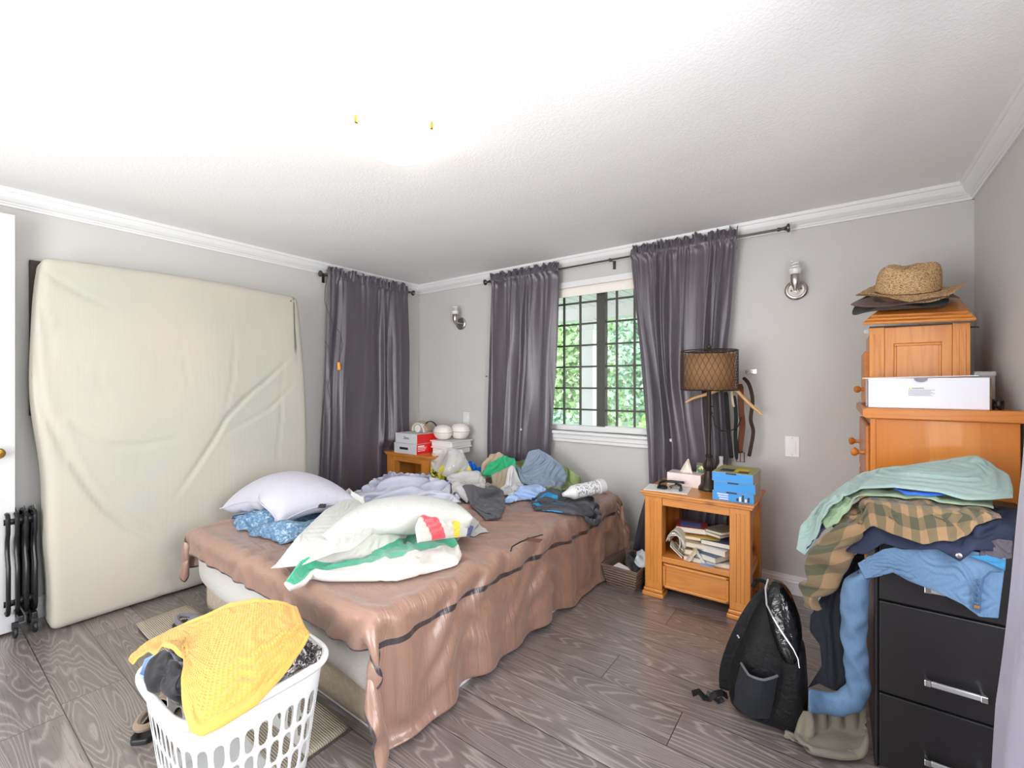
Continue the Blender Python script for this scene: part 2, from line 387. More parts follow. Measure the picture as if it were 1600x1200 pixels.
# ================================================================== materials used in many places
def wall_mat():
    m = Mt('painted_wall'); co = m.coord(); f = m.noise(co, 2.2, 3)
    m.base(m.mix(f, 'c2c0be', 'c9c7c4')); m.set(Roughness=.75); m.bump(m.noise(co, 240, 3), .12, .001); return m.m
def ceil_mat():
    m = Mt('textured_ceiling'); co = m.coord(); m.base('f4f4f4'); m.set(Roughness=.9)
    m.bump(m.ramp(m.noise(co, 95, 4, .6, .6), [(.42, (0, 0, 0)), (.6, (1, 1, 1))]), .3, .002); return m.m
def floor_mat():
    m = Mt('laminate_planks'); co = m.coord(); s = m.node('SeparateXYZ'); m.link(co, s.inputs[0]); W = .192; L = 1.25
    row = m.math('FLOOR', m.math('DIVIDE', s.outputs[1], W)); wn_ = m.node('TexWhiteNoise', noise_dimensions='1D'); m.link(row, wn_.inputs['W'])
    xs = m.math('ADD', s.outputs[0], m.math('MULTIPLY', wn_.outputs['Value'], 3.7)); colm = m.math('FLOOR', m.math('DIVIDE', xs, L))
    fx = m.math('FRACT', m.math('DIVIDE', xs, L)); fy = m.math('FRACT', m.math('DIVIDE', s.outputs[1], W))
    cell = m.node('CombineXYZ'); m.link(row, cell.inputs[0]); m.link(colm, cell.inputs[1]); cn = m.node('TexWhiteNoise', noise_dimensions='3D'); m.link(cell.outputs[0], cn.inputs['Vector'])
    # cathedral grain: growth rings of a slowly wandering cone, shifted plank by plank
    sh = m.node('CombineXYZ'); m.link(m.math('ADD', m.math('MULTIPLY', xs, .30), m.math('MULTIPLY', cn.outputs['Value'], 19)), sh.inputs[0]); m.link(m.math('ADD', m.math('MULTIPLY', s.outputs[1], 2.6), m.math('MULTIPLY', row, 7.3)), sh.inputs[1])
    big = m.noise(sh.outputs[0], 1.9, 2.5, .5, .5)
    rings = m.math('FRACT', m.math('MULTIPLY', big, 40)); tri = m.math('ABSOLUTE', m.math('SUBTRACT', rings, .5))
    fine_c = m.node('CombineXYZ'); m.link(m.math('MULTIPLY', xs, 3), fine_c.inputs[0]); m.link(m.math('MULTIPLY', s.outputs[1], 90), fine_c.inputs[1]); m.link(cn.outputs['Value'], fine_c.inputs[2])
    fine = m.noise(fine_c.outputs[0], 1.6, 5, .65)
    line = m.ramp(m.math('ADD', tri, m.math('MULTIPLY', m.math('SUBTRACT', fine, .5), .5)), [(.0, (0, 0, 0)), (.30, (.1, .1, .1)), (.46, (1, 1, 1))])
    blot = m.noise(co, 3.2, 4, .6)
    basec = m.mix(blot, '5a5250', '857b79'); c1 = m.mix(m.math('MULTIPLY', line, .5), basec, 'b3aaa5')
    c2 = m.mix(m.math('MULTIPLY', m.math('GREATER_THAN', fine, .56), .28), c1, '453b37')
    tone = m.ramp(cn.outputs['Value'], [(0, (.74, .73, .73)), (1, (1.12, 1.1, 1.08))])
    c3 = m.mix(1.0, c2, tone, 'MULTIPLY')
    gy = m.math('LESS_THAN', m.math('MINIMUM', fy, m.math('SUBTRACT', 1, fy)), .0085); gx = m.math('LESS_THAN', m.math('MINIMUM', fx, m.math('SUBTRACT', 1, fx)), .0013)
    gap = m.math('MAXIMUM', gx, gy); m.base(m.mix(gap, c3, '2a2523'))
    r = m.ramp(fine, [(.3, (.26, .26, .26)), (.7, (.40, .40, .40))]); m.link(r, m.b.inputs['Roughness']); m.b.inputs['Specular IOR Level'].default_value = .8; m.b.inputs['Coat Weight'].default_value = .75; m.b.inputs['Coat Roughness'].default_value = .25
    m.bump(m.math('SUBTRACT', m.math('MULTIPLY', fine, .6), gap), .25, .0015); return m.m
def pine(name, c='d9913f', dark='b8692a', axis='z', rough=.38, scale=1.0, knots=True):
    m = Mt(name); sc_ = {'x': (.35, 5, 5), 'y': (5, .35, 5), 'z': (5, 5, .35)}[axis]; sc_ = tuple(v*scale for v in sc_)
    co = m.coord('Object', sc_); g = m.noise(co, 1.6, 3, .5, .7); rg = m.math('FRACT', m.math('MULTIPLY', g, 11)); tri = m.math('ABSOLUTE', m.math('SUBTRACT', rg, .5))
    co2 = m.coord('Object', tuple(v*7 for v in sc_)); f = m.noise(co2, 3, 4, .6)
    a = m.ramp(tri, [(0, (0, 0, 0)), (.32, (.3, .3, .3)), (.5, (1, 1, 1))]); d = m.mix(m.math('MULTIPLY', a, .5), c, dark); d = m.mix(m.math('MULTIPLY', f, .35), d, dark)
    if knots:
        ck = m.coord('Object', tuple({True: 2.2, False: 4.2}[v < 1] for v in sc_)); vo = m.node('TexVoronoi', feature='F1'); m.link(ck, vo.inputs['Vector']); vo.inputs['Scale'].default_value = 1.6
        kn = m.ramp(vo.outputs['Distance'], [(.04, (1, 1, 1)), (.11, (.35, .35, .35)), (.17, (0, 0, 0))]); d = m.mix(m.math('MULTIPLY', kn, .8), d, '6e3514')
    m.base(d); m.set(Roughness=rough); m.b.inputs['Coat Weight'].default_value = .25; m.b.inputs['Coat Roughness'].default_value = .25
    m.bump(f, .08, .0008); return m.m
M_WALL = wall_mat(); M_CEIL = ceil_mat(); M_FLOOR = floor_mat(); M_TRIM = plain('white_trim_paint', 'e2e2e2', .4); M_DOOR = plain('white_door_paint', 'cfcfcf', .5); M_WHITE = plain('white_plastic', 'e0e0df', .35)
PZ = pine('pine_upright'); PXW = pine('pine_across', axis='x'); PY = pine('pine_deep', axis='y')
PZD = pine('pine_upright_aged', 'cf7d2c', 'a85a1c', 'z'); PXD = pine('pine_across_aged', 'd08030', 'ab5e20', 'x'); PYD = pine('pine_deep_aged', 'cf7d2c', 'a85a1c', 'y')
M_STEEL = plain('brushed_nickel', 'b9b2ac', .28, 1); M_CHROME = plain('chrome', 'dcdcdc', .12, 1); M_BRONZE = plain('dark_bronze', '3a312b', .42, .5); M_RODM = plain('rod_pewter', '5b5855', .35, .9)
M_BLACK = plain('black_plastic', '17171a', .4); M_PAPER = plain('white_paper', 'eeece8', .8); M_BRASS = plain('brass', 'c9a14a', .25, 1)
# ================================================================== the room
RX, RY, RZ = 3.9, -4.2, 2.185
def struct(name, mb, m, parent=None, **k): o = mb.build(name, m, parent, **k); return tag(o, kind='structure') if parent is None else o
struct('floor', MB().box(-.12, RX+.12, RY-.12, .12, -.1, 0), M_FLOOR)
struct('ceiling', MB().box(-.12, RX+.12, RY-.12, .12, RZ, RZ+.1), M_CEIL)
struct('wall_left', MB().box(-.12, 0, RY, 0, 0, RZ), M_WALL)
WX0, WX1, WZ0, WZ1 = 1.33, 2.47, .855, 1.985
struct('wall_back', MB().box(-.12, WX0, 0, .12, 0, RZ).box(WX1, RX+.12, 0, .12, 0, RZ).box(WX0, WX1, 0, .12, 0, WZ0).box(WX0, WX1, 0, .12, WZ1, RZ), M_WALL)
struct('wall_right', MB().box(RX, RX+.12, -1.72, 0, 0, RZ).box(RX, RX+.12, RY, -3.0, 0, RZ).box(RX, RX+.12, -3.0, -1.72, 0, .62).box(RX, RX+.12, -3.0, -1.72, 1.9, RZ), M_WALL)
struct('wall_front', MB().box(-.12, 1.1, RY-.12, RY, 0, RZ).box(2.7, RX+.12, RY-.12, RY, 0, RZ).box(1.1, 2.7, RY-.12, RY, 2.05, RZ).box(1.1, 2.7, RY-.12, RY, 0, .22), M_WALL)  # unseen wall, with an opening added to let the fill light in
prof = [(0, 2.102), (.010, 2.102), (.011, 2.113), (.017, 2.116), (.018, 2.121), (.027, 2.127), (.040, 2.141), (.047, 2.158), (.049, 2.165), (.055, 2.168), (.058, 2.185), (0, 2.185)]
bprof = [(0, 0), (.016, 0), (.016, .07), (.013, .078), (.013, .086), (.008, .094), (.006, .104), (0, .106)]
def trim(n, p, a, b, wall):
    mb = MB()
    if wall == 'left': mb.prism([(d, z) for d, z in p], a, b, 'y')          # runs along y at x = 0
    if wall == 'right': mb.prism([(RX-d, z) for d, z in p], a, b, 'y')
    if wall == 'back': mb.prism([(-d, z) for d, z in p], a, b, 'x')
    if wall == 'front': mb.prism([(RY+d, z) for d, z in p], a, b, 'x')
    struct(n, mb, M_TRIM)
trim('trim_1', prof, RY, 0, 'left'); trim('trim_2', prof, 0, RX, 'back'); trim('trim_3', prof, RY, 0, 'right'); trim('trim_4', prof, 0, RX, 'front')
trim('baseboard_left', bprof, RY, 0, 'left'); trim('baseboard_back', bprof, 0, RX, 'back'); trim('baseboard_right', bprof, RY, 0, 'right')
# window of the back wall
wnd = MB()
for x0, x1 in ((WX0, WX0+.045), (WX1-.045, WX1)): wnd.box(x0, x1, .03, .13, WZ0, WZ1)
wnd.box(WX0, WX1, .03, .13, WZ1-.045, WZ1).box(WX0, WX1, .03, .13, WZ0, WZ0+.04)
window = struct('window_1', wnd, M_WHITE, bevel=.004)
M_MUNT = plain('dark_window_bronze', '45433e', .5)
md = MB().box(1.886, 1.954, .075, .125, WZ0+.03, WZ1-.03); md.box(1.94, 1.958, .07, .12, WZ0+.03, WZ1-.03); md.build('mullion', M_MUNT, window, bevel=.003)
mb = MB()
for x in (1.45, 1.594, 1.738, 2.04, 2.176, 2.312): mb.box(x-.0065, x+.0065, .092, .108, WZ0+.03, WZ1-.03)
for k in range(6):
    z = 1.85-k*.1668; mb.box(WX0+.04, WX1-.04, .091, .107, z-.0065, z+.0065)
mb.build('muntin_grid', M_MUNT, window)
g = Mt('window_glass'); g.base((1, 1, 1)); g.set(Roughness=0, Alpha=.06); g.b.inputs['Transmission Weight'].default_value = 0
MB().box(WX0+.04, WX1-.04, .112, .116, WZ0+.03, WZ1-.03).build('glass', g.m, window)
MB().box(WX0-.07, WX1+.07, -.055, .03, WZ0-.022, WZ0).box(WX0-.05, WX1+.05, -.03, .0, WZ0-.06, WZ0-.022).box(WX0-.045, WX1+.045, -.022, .0, WZ0-.085, WZ0-.06).build('window_sill', M_TRIM, window, bevel=.006)
MB().box(1.975, 2.41, .022, .07, WZ0+.001, WZ0+.048).build('sash_rail', M_WHITE, window, bevel=.006)
M_BLIND = plain('roller_blind_cloth', 'efe8de', .7)
rb = MB(); rb.lathe([(.03, WX0+.01), (.03, WX1-.01)], 20, (0, .02, 1.93), 'x').box(WX0+.01, WX1-.01, -.012, -.006, 1.885, 1.93)
rb.build('roller_blind', M_BLIND, window, smooth=True)
MB().box(WX0-.02, WX1+.02, -.018, .03, 1.955, 2.0).build('window_head', M_TRIM, window, bevel=.003)
# frames only: right-hand window, then the opening added behind the camera
fr = MB()
for y in (-3.0, -2.38, -1.76): fr.box(RX, RX+.1, y, y+.04, .62, 1.9)
fr.box(RX, RX+.1, -3.0, -1.72, .62, .66).box(RX, RX+.1, -3.0, -1.72, 1.86, 1.9); struct('window_2', fr, M_WHITE)
fr = MB()
for x in (1.1, 1.88, 2.66): fr.box(x, x+.04, RY-.1, RY, .22, 2.05)
fr.box(1.1, 2.7, RY-.1, RY, .22, .26).box(1.1, 2.7, RY-.1, RY, 2.01, 2.05); struct('added_front_opening', fr, M_WHITE)
# open door folded back against the left wall
DX = .128
door = struct('door_1', MB().box(DX-.036, DX, -3.47, -2.712, .012, 2.035), M_DOOR, bevel=.002)
kb = MB().lathe([(.026, 0), (.026, .006), (.010, .012), (.010, .03), (.024, .04), (.028, .052), (.022, .064), (.006, .068)], 20, (DX, -2.775, .885), 'x')
kb.build('door_knob', M_BRASS, door, smooth=True)
M_KN = MB().lathe([(.022, 0), (.009, -.01), (.009, -.024), (.022, -.034), (.026, -.044), (.018, -.054), (.005, -.057)], 20, (DX-.036, -2.76, .885), 'x'); M_KN.build('door_knob', M_STEEL, door, smooth=True)
# ceiling lamp: a shallow glass dome held by clips
M_GLOW = Mt('lit_lamp_glass'); M_GLOW.base('fffaf0'); M_GLOW.b.inputs['Emission Color'].default_value = (1, .93, .84, 1); M_GLOW.b.inputs['Emission Strength'].default_value = 8.5
lx, ly = 2.01, -1.93
cl = thing('ceiling_lamp', (lx, ly, RZ), 'round frosted glass dome lamp lit on the white ceiling', 'lamp')
MB().lathe([(.10, RZ), (.105, RZ-.012), (.09, RZ-.022)], 40, (lx, ly, 0)).build('base_plate', M_WHITE, cl, smooth=True)
MB().lathe([(.165, RZ-.030), (.168, RZ-.036), (.15, RZ-.062), (.11, RZ-.086), (.06, RZ-.1), (.01, RZ-.104)], 48, (lx, ly, 0)).build('glass_dome', M_GLOW.m, cl, smooth=True)
for a in (2.0, 4.6, .1):
    x, y = lx+.166*math.cos(a), ly+.166*math.sin(a); MB().cb((x, y, RZ-.036), (.014, .014, .028)).build('clip', M_BRASS, cl, bevel=.002)
# ------------------------------------------------------------------ outside the window: porch, posts, trees
struct('ground', MB().box(-14, 16, .13, 26, -.5, -.45), plain('grass_ground', '8aa36a', .9))
sf = Mt('soffit_boards'); co = sf.coord(); s_ = sf.node('SeparateXYZ'); sf.link(co, s_.inputs[0]); fr_ = sf.math('FRACT', sf.math('DIVIDE', s_.outputs[0], .12)); sf.base(sf.mix(sf.math('LESS_THAN', fr_, .1), 'e4e6e4', 'a9aca9')); sf.set(Roughness=.6)
struct('porch_ceiling', MB().box(-3, 6, .12, 2.0, 2.12, 2.18), sf.m)
struct('porch_beam', MB().box(-3, 6, 1.72, 1.92, 1.98, 2.12), M_WHITE)
struct('porch_deck', MB().box(-3, 6, .12, 2.0, -.1, -.02), plain('deck_grey', '9a9a98', .7))
pp = thing('porch_post', (.98, 1.78, 0), 'white square porch post seen through the gridded window', 'post')
MB().box(.90, 1.06, 1.72, 1.88, -.02, 1.98).build('shaft', M_WHITE, pp, bevel=.005)
MB().box(.88, 1.08, 1.70, 1.90, 1.86, 1.95).build('capital', M_WHITE, pp, bevel=.005)
rl = thing('porch_railing', (1, 1.85, 0), 'grey porch railing low behind the window glass', 'railing')
MB().box(-3, 6, 1.90, 1.97, .66, .72).build('top_rail', plain('grey_rail', '8f979e', .5), rl, bevel=.01)
mb = MB()
for k in range(30): mb.box(-3+k*.3, -2.96+k*.3, 1.915, 1.955, -.02, .66)
o = mb.build('balusters', bpy.data.materials['grey_rail'], rl); o['kind'] = 'stuff'
def leafy(name, loc, rad, n, cols, label, seed, trunk=True, ls=1.0):
    r = np.random.RandomState(seed); t = thing(name, loc, label, 'tree' if trunk else 'bush')
    m = Mt(name+'_leaf'); co = m.coord(); m.base(m.ramp(m.noise(co, 2.5, 4, .7), [(.3, cols[0]), (.55, cols[1]), (.7, cols[2])])); m.set(Roughness=.6)
    vs = []; fs = []; c = np.array(loc)+np.array([0, 0, rad[2]*(.95 if not trunk else 1.35)])
    cl_ = r.normal(size=(26, 3)); cl_ /= np.linalg.norm(cl_, axis=1)[:, None]; cl_ = c+cl_*np.array(rad)*.72*r.rand(26, 1)**.4
    for k in range(n):
        p = cl_[r.randint(26)]+r.normal(size=3)*np.array(rad)*.2; a = r.normal(size=3); a /= np.linalg.norm(a); b = np.cross(a, r.normal(size=3)); b /= np.linalg.norm(b); s = (.05+.05*r.rand())*ls
        if p[2] < -.44: continue
        i = len(vs); vs += [tuple(p-a*s), tuple(p+b*s*.5), tuple(p+a*s), tuple(p-b*s*.5)]; fs.append((i, i+1, i+2, i+3))
    me = bpy.data.meshes.new(name); me.from_pydata(vs, [], fs); link('foliage', me, m.m, t)
    z0 = -.46; MB().tube([(loc[0], loc[1], z0), (loc[0]+.1, loc[1], c[2]-rad[2]*.4), (loc[0]+.05, loc[1]+.05, c[2]+rad[2]*.3)], [.12*rad[0]/1.5, .08*rad[0]/1.5, .03], 10).build('trunk' if trunk else 'stem', plain(name+'_bark', '6b5a48', .9), t, smooth=True)
G1 = ('8fb56e', 'bcd99a', 'e2efca'); G2 = ('7fa884', 'a9c9a9', 'd3e3d0')
leafy('garden_tree', (.6, 6.0, -.45), (1.4, 1.0, 1.7), 6200, G2, 'blue green tree beyond the porch behind the post', 3)
leafy('garden_tree', (4.6, 6.6, -.45), (1.6, 1.2, 1.9), 4600, G1, 'light green tree beyond the porch near the dark curtain with the lamp', 5)
leafy('garden_tree', (-3.4, 6.8, -.45), (1.7, 1.2, 2.2), 6200, G1, 'broad green tree beyond the porch, glimpsed beside the curtain nearest the corner', 9)
leafy('garden_bush', (1.3, 3.5, -.45), (.8, .5, .62), 3600, ('94bd5c', 'c2de8c', 'e6f2c6'), 'bright yellow green bush behind the porch railing', 12, False)
leafy('garden_bush', (-.9, 4.0, -.45), (.8, .5, .6), 3600, G2, 'darker green bush behind the porch railing', 15, False)

def hedge(name, x0, x1, y, h, n, cols, label, seed):
    r = np.random.RandomState(seed); t = thing(name, ((x0+x1)/2, y, -.45), label, 'hedge'); m = Mt(name+'_leaf'); co = m.coord(); m.base(m.ramp(m.noise(co, 1.4, 4, .7), [(.3, cols[0]), (.5, cols[1]), (.7, cols[2])])); m.set(Roughness=.6)
    c = np.stack([x0+(x1-x0)*r.rand(n), y+(r.rand(n)-.5)*1.2, -.4+(h+.4)*r.rand(n)**.8], 1); a = r.normal(size=(n, 3)); a /= np.linalg.norm(a, axis=1)[:, None]; b = np.cross(a, r.normal(size=(n, 3))); b /= np.linalg.norm(b, axis=1)[:, None]; s = .10+.10*r.rand(n, 1)
    V_ = np.stack([c-a*s, c+b*s*.6, c+a*s, c-b*s*.6], 1).reshape(-1, 3); me = bpy.data.meshes.new(name); me.from_pydata(V_.tolist(), [], [(4*i, 4*i+1, 4*i+2, 4*i+3) for i in range(n)]); link('foliage', me, m.m, t)
hedge('garden_hedge', -8.5, 6.5, 10.2, 3.9, 17000, ('9dbd86', 'c0d8a6', 'dfebcb'), 'tall pale green hedge filling the view at the back of the garden', 44)
# ================================================================== curtains and rods
def drape_mat():
    m = Mt('charcoal_satin'); co = m.coord(); s = m.coord('Object', (2, 2, 300)); sl = m.noise(s, 2, 3)
    m.base(m.mix(sl, '49434b', '5c555e')); m.set(Roughness=.36); m.b.inputs['Sheen Weight'].default_value = .5; m.b.inputs['Sheen Roughness'].default_value = .4
    m.b.inputs['Specular IOR Level'].default_value = .7
    m.bump(sl, .12, .0008); m.bump(m.noise(co, 16, 4, .6, .5), .25, .006); return m.m
M_DRAPE = drape_mat()
def curtain(name, wall, e0, e1, ztop, zrod, zbot, nf, label, seed, depth=.028, off=.082, m=None, thing_=True):
    """e0, e1: (z, place along the wall) of both borders, from the top down"""
    r = np.random.RandomState(seed); W, H = 200, 110
    zz = np.r_[np.linspace(ztop, zrod-.02, 12), np.linspace(zrod-.03, zbot, H-12)]; P = np.zeros((H, W, 3)); s = np.linspace(0, 1, W)
    ph = r.rand(6)*6.28; a0 = [p for p in e0]; a1 = [p for p in e1]
    f0 = np.interp(-zz, [-p[0] for p in a0], [p[1] for p in a0]); f1 = np.interp(-zz, [-p[0] for p in a1], [p[1] for p in a1])
    warp = s+.040*np.sin(2*PI*s*1.6+ph[0])+.018*np.sin(2*PI*s*3.7+ph[1]); am = .6+.4*np.sin(2*PI*s*1.7+ph[2])
    for i, z in enumerate(zz):
        d = max(0, zrod-z); g = min(1, d/.5); wob = .022*np.sin(2.3*z+ph[3]+5*s)*g+.008*np.sin(7*z+ph[4]+9*s)
        main = np.sin(2*PI*nf*(warp+wob)); shp = np.sign(main)*np.abs(main)**.75
        fine = np.sin(2*PI*nf*3.1*warp+ph[5])*np.exp(-d/.22)
        y = depth*(.35+.65*g)*am*shp*(1+.25*np.sin(2.2*z+7*s))+.007*fine
        if z > zrod-.015: y = .012*np.sin(2*PI*nf*2.7*warp+ph[5]+(z-zrod)*16)+.008*np.sin(2*PI*nf*6.1*s+ph[1])*(z-zrod+.02)/.05*.8
        al = f0[i]+(f1[i]-f0[i])*(s+.010*g*np.cos(2*PI*nf*warp)*1.2)
        if wall != 'right': Y_ = (.0885 if wall == 'back' else .0885)+.004*np.sin(2*PI*nf*3.3*warp)
        zt = z+(.012*np.sin(2*PI*nf*2.2*warp+ph[2])+.008*np.sin(2*PI*nf*4.6*s+ph[0]) if z > zrod+.012 else 0)
        Y = off+y+(.006*vnoise(np.stack([s*6, np.full(W, z*2.5)], 1), 1.6, seed, 2)*6*g*.35)
        if wall == 'left': Y = Y-(Y-.012)*np.clip((.70-z)/.06, 0, 1)*np.clip((al+.54)/.06, 0, 1)*.72
        if wall == 'back' and e0[0][1] > 2: Y = np.where((al > 2.40), Y-np.clip(Y-.070, 0, 1)*min(1, max(0, (.68-z)/.06)), Y)
        Y = np.maximum(Y, .010)
        if wall != 'right':
            wr = np.exp(-(abs(z-zrod)/.03)**2); Y = Y*(1-wr)+np.maximum(Y, Y_+.001)*wr
        if wall == 'back': P[i, :, 0] = al; P[i, :, 1] = -Y
        elif wall == 'left': P[i, :, 1] = al; P[i, :, 0] = Y
        else: P[i, :, 1] = al; P[i, :, 0] = RX-Y
        P[i, :, 2] = zt
    o = link(name, grid_mesh(name, P), m or M_DRAPE, None, smooth=True); mods(o, solid=.0015, sub=1)
    return tag(o, label, 'curtain', 'charcoal satin curtains') if thing_ else o
c1 = curtain('curtain', 'left', [(2.14, -1.035), (2.0, -1.03), (1.2, -1.06), (.1, -1.12)], [(2.14, -.205), (1.0, -.20), (.1, -.2)], 2.150, 2.085, .06, 5, 'charcoal curtain with a dangling orange plug, beside the leaning mattress', 4, .03)
c2 = curtain('curtain', 'back', [(2.14, .975), (2.05, .99), (1.3, .965), (.5, .945), (.05, .94)], [(2.14, 1.65), (1.9, 1.64), (1.3, 1.60), (.7, 1.565), (.05, 1.55)], 2.150, 2.090, .05, 5, 'charcoal curtain between the window and the wall sconce near the corner', 11, .022, .07)
c3 = curtain('curtain', 'back', [(2.14, 2.21), (1.95, 2.225), (1.26, 2.285), (.8, 2.33), (.55, 2.34), (.3, 2.27), (.05, 2.22)], [(2.14, 2.885), (1.8, 2.85), (1.2, 2.80), (.8, 2.83), (.05, 2.80)], 2.158, 2.100, .05, 6, 'wide charcoal curtain hanging behind the lamp with the wicker shade', 23, .032, .074)
def rod(name, p0, p1, label, brackets, wall):
    t = thing(name, p0, label, 'curtain rod'); p0 = Vector(p0); p1 = Vector(p1)
    MB().tube([p0, p1], .0065, 12).build('rod_tube', M_RODM, t, smooth=True)
    ax = (p1-p0).normalized(); q = Vector((1, 0, 0)).rotation_difference(ax).to_matrix().to_4x4()
    for p, s in ((p0, -1), (p1, 1)):
        b = MB(); b.M = Matrix.Translation(p) @ q @ Matrix.Rotation(0 if s > 0 else PI, 4, 'Z')
        b.lathe([(.011, -.012), (.011, .0), (.008, .004), (.009, .02), (.014, .032), (.024, .038), (.025, .046), (.018, .050)], 20, axis='x'); b.build('finial', M_RODM, t, smooth=True)
    for k in brackets:
        c = p0.lerp(p1, k); b = MB(); d = Vector((-1, 0, 0)) if wall == 'left' else Vector((0, 1, 0)); L_ = abs(c.x) if wall == 'left' else abs(c.y)
        b.tube([c+d*(L_-.001), c+d*.0], .004, 8); b.tube([c+Vector((0, 0, .010)), c+Vector((0, 0, -.012))], .009, 10); e = c+d*(L_-.004)
        b.cb(tuple(e+Vector((0, 0, -.02))), (.008, .02, .06) if wall == 'left' else (.02, .008, .06)); b.build('bracket', M_RODM, t)
    return t
rod('curtain_rod', (.965, -.08, 2.088), (3.10, -.08, 2.098), 'long pewter curtain rod across the window wall with two curtains on it', (.045, .515, .885), 'back')
rod('curtain_rod', (.08, -1.05, 2.083), (.08, -.185, 2.087), 'short dark curtain rod above the curtain beside the leaning mattress', (.03, .97), 'left')
M_CORD = plain('black_cord', '1d1c1f', .6)
t = thing('plug_cord', (.12, -.98, 1.45), 'thin black cord with an orange plug hanging over the curtain', 'cord')
P_ = lambda x, y, d=.135: tuple(onx(x, y, d))
MB().tube([P_(512, 432, .09), P_(508, 450), P_(507, 470), P_(510, 480), P_(520, 505), P_(531, 520), P_(536, 540), P_(530, 560), P_(529, 568)], .0018, 6).build('cord', M_CORD, t)
MB().tube([P_(507, 532), P_(515, 545), P_(519, 575), P_(512, 605), P_(518, 630), P_(513, 640)], .0016, 6).build('cord', M_CORD, t)
MB().tube([P_(529, 566), P_(530, 578)], [.011, .014], 10).build('orange_plug', plain('orange_plastic', 'f2a01e', .4), t, bevel=.003)
# ================================================================== wall fittings
def sconce(x, z, label):
    t = thing('wall_sconce', (x, 0, z-.06), label, 'wall lamp', 'nickel wall sconces')
    MB().lathe([(.057, 0), (.057, -.012), (.050, -.018), (.044, -.0185), (.040, -.014), (.004, -.013)], 36, (x, 0, z-.045), 'y').build('back_plate', M_STEEL, t, smooth=True)
    MB().tube([(x, -.014, z-.045), (x, -.05, z-.045), (x, -.078, z-.035), (x, -.082, z-.01)], [.008, .008, .012, .018], 14).build('arm', M_STEEL, t, smooth=True)
    MB().lathe([(.006, -.062), (.010, -.05), (.019, -.03), (.0235, -.01), (.0235, .03), (.022, .032), (.021, .01)], 24, (x, -.085, z), closed=False).build('socket_cup', M_STEEL, t, smooth=True)
    b = MB().lathe([(.018, .015), (.025, .035), (.031, .05), (.031, .058), (.012, .062)], 24, (x, -.085, z)); b.build('bulb_collar', M_WHITE, t, smooth=True)
    pts = [(x+.017*math.cos(a), -.085+.017*math.sin(a), z+.060+.0026*a) for a in np.linspace(0, 2*PI*2.6, 60)]
    MB().tube(pts, .0052, 8).build('spiral_bulb', M_WHITE, t, smooth=True)
    for s in (-1, 1): MB().lathe([(.004, -.02), (.002, -.0215)], 10, (x+s*.024, 0, z-.045+.004*s), 'y').build('screw', M_RODM, t)
sconce(3.175, 1.80, 'nickel wall sconce with a spiral bulb above the pine dresser side of the wall'); sconce(.575, 1.815, 'nickel wall sconce with a spiral bulb between the corner and the window curtains')
def switch(x, z, label):
    t = thing('light_switch', (x, 0, z), label, 'light switch', 'white rocker switches')
    MB().cb((x, -.003, z), (.072, .006, .118)).build('cover_plate', M_WHITE, t, bevel=.002)
    MB().box(x-.018, x+.018, -.0085, -.004, z-.034, z+.034).build('rocker', M_WHITE, t, bevel=.0015)
    [MB().lathe([(.003, -.0062), (.001, -.007)], 8, (x, 0, z+e), 'y').build('screw', M_STEEL, t) for e in (.047, -.047)]
switch(3.155, .852, 'white rocker switch on the wall between the hanging belts and the dresser'); switch(.636, .9, 'white rocker switch above the corner nightstand')
for nm, q, lb in (('wall_hook', (760, 588), 'tiny silver hook on the wall beside the curtain nearest the corner'),):
    p = ony(q[0], q[1], -.01); t = thing(nm, tuple(p), lb, 'hook'); MB().lathe([(.006, 0), (.006, -.003), (.003, -.012), (.0065, -.018), (.004, -.024)], 12, (p[0], 0, p[2]), 'y').build('hook_stem', M_STEEL, t, smooth=True)
# ================================================================== leaning mattress with the board behind it
hb = thing('headboard', (.02, -2.0, 0), 'dark wooden board standing behind the leaning mattress', 'headboard')
M_DKW = plain('dark_stained_wood', '2f2622', .5)
MB().box(.002, .024, -2.652, -1.40, 1.05, 1.850).build('panel', M_DKW, hb, bevel=.003); MB().box(.002, .024, -2.46, -2.41, 0, 1.05).build('leg', M_DKW, hb, bevel=.003); MB().box(.002, .024, -1.6, -1.55, 0, 1.05).build('leg', M_DKW, hb, bevel=.003)
lm = thing('leaning_mattress', (.17, -1.97, 0), 'double mattress in a pale cream sheet leaning upright against the wall', 'mattress')
P, fs = rbox(.185, 1.33, 1.845, .032, .016)
u = P[:, 1]/.665; v = P[:, 2]/.9225
def lean(P):   # local -> world: stands on its long edge's end, tipped to the wall
    a = math.atan2(.075, 1.85); x = P[:, 0]*math.cos(a)-(P[:, 2]+.9225)*math.sin(a); z = P[:, 0]*math.sin(a)+(P[:, 2]+.9225)*math.cos(a)
    return np.stack([x+.19, P[:, 1]-1.955, z+.004], 1)
front = P[:, 0] > .04
W_ = lean(P); A_ = W_[:, 1:3]
L_ = lambda pts, **k: dict(p=[tuple(onx(x, y, .24)[1:3]) for x, y in pts], **k)
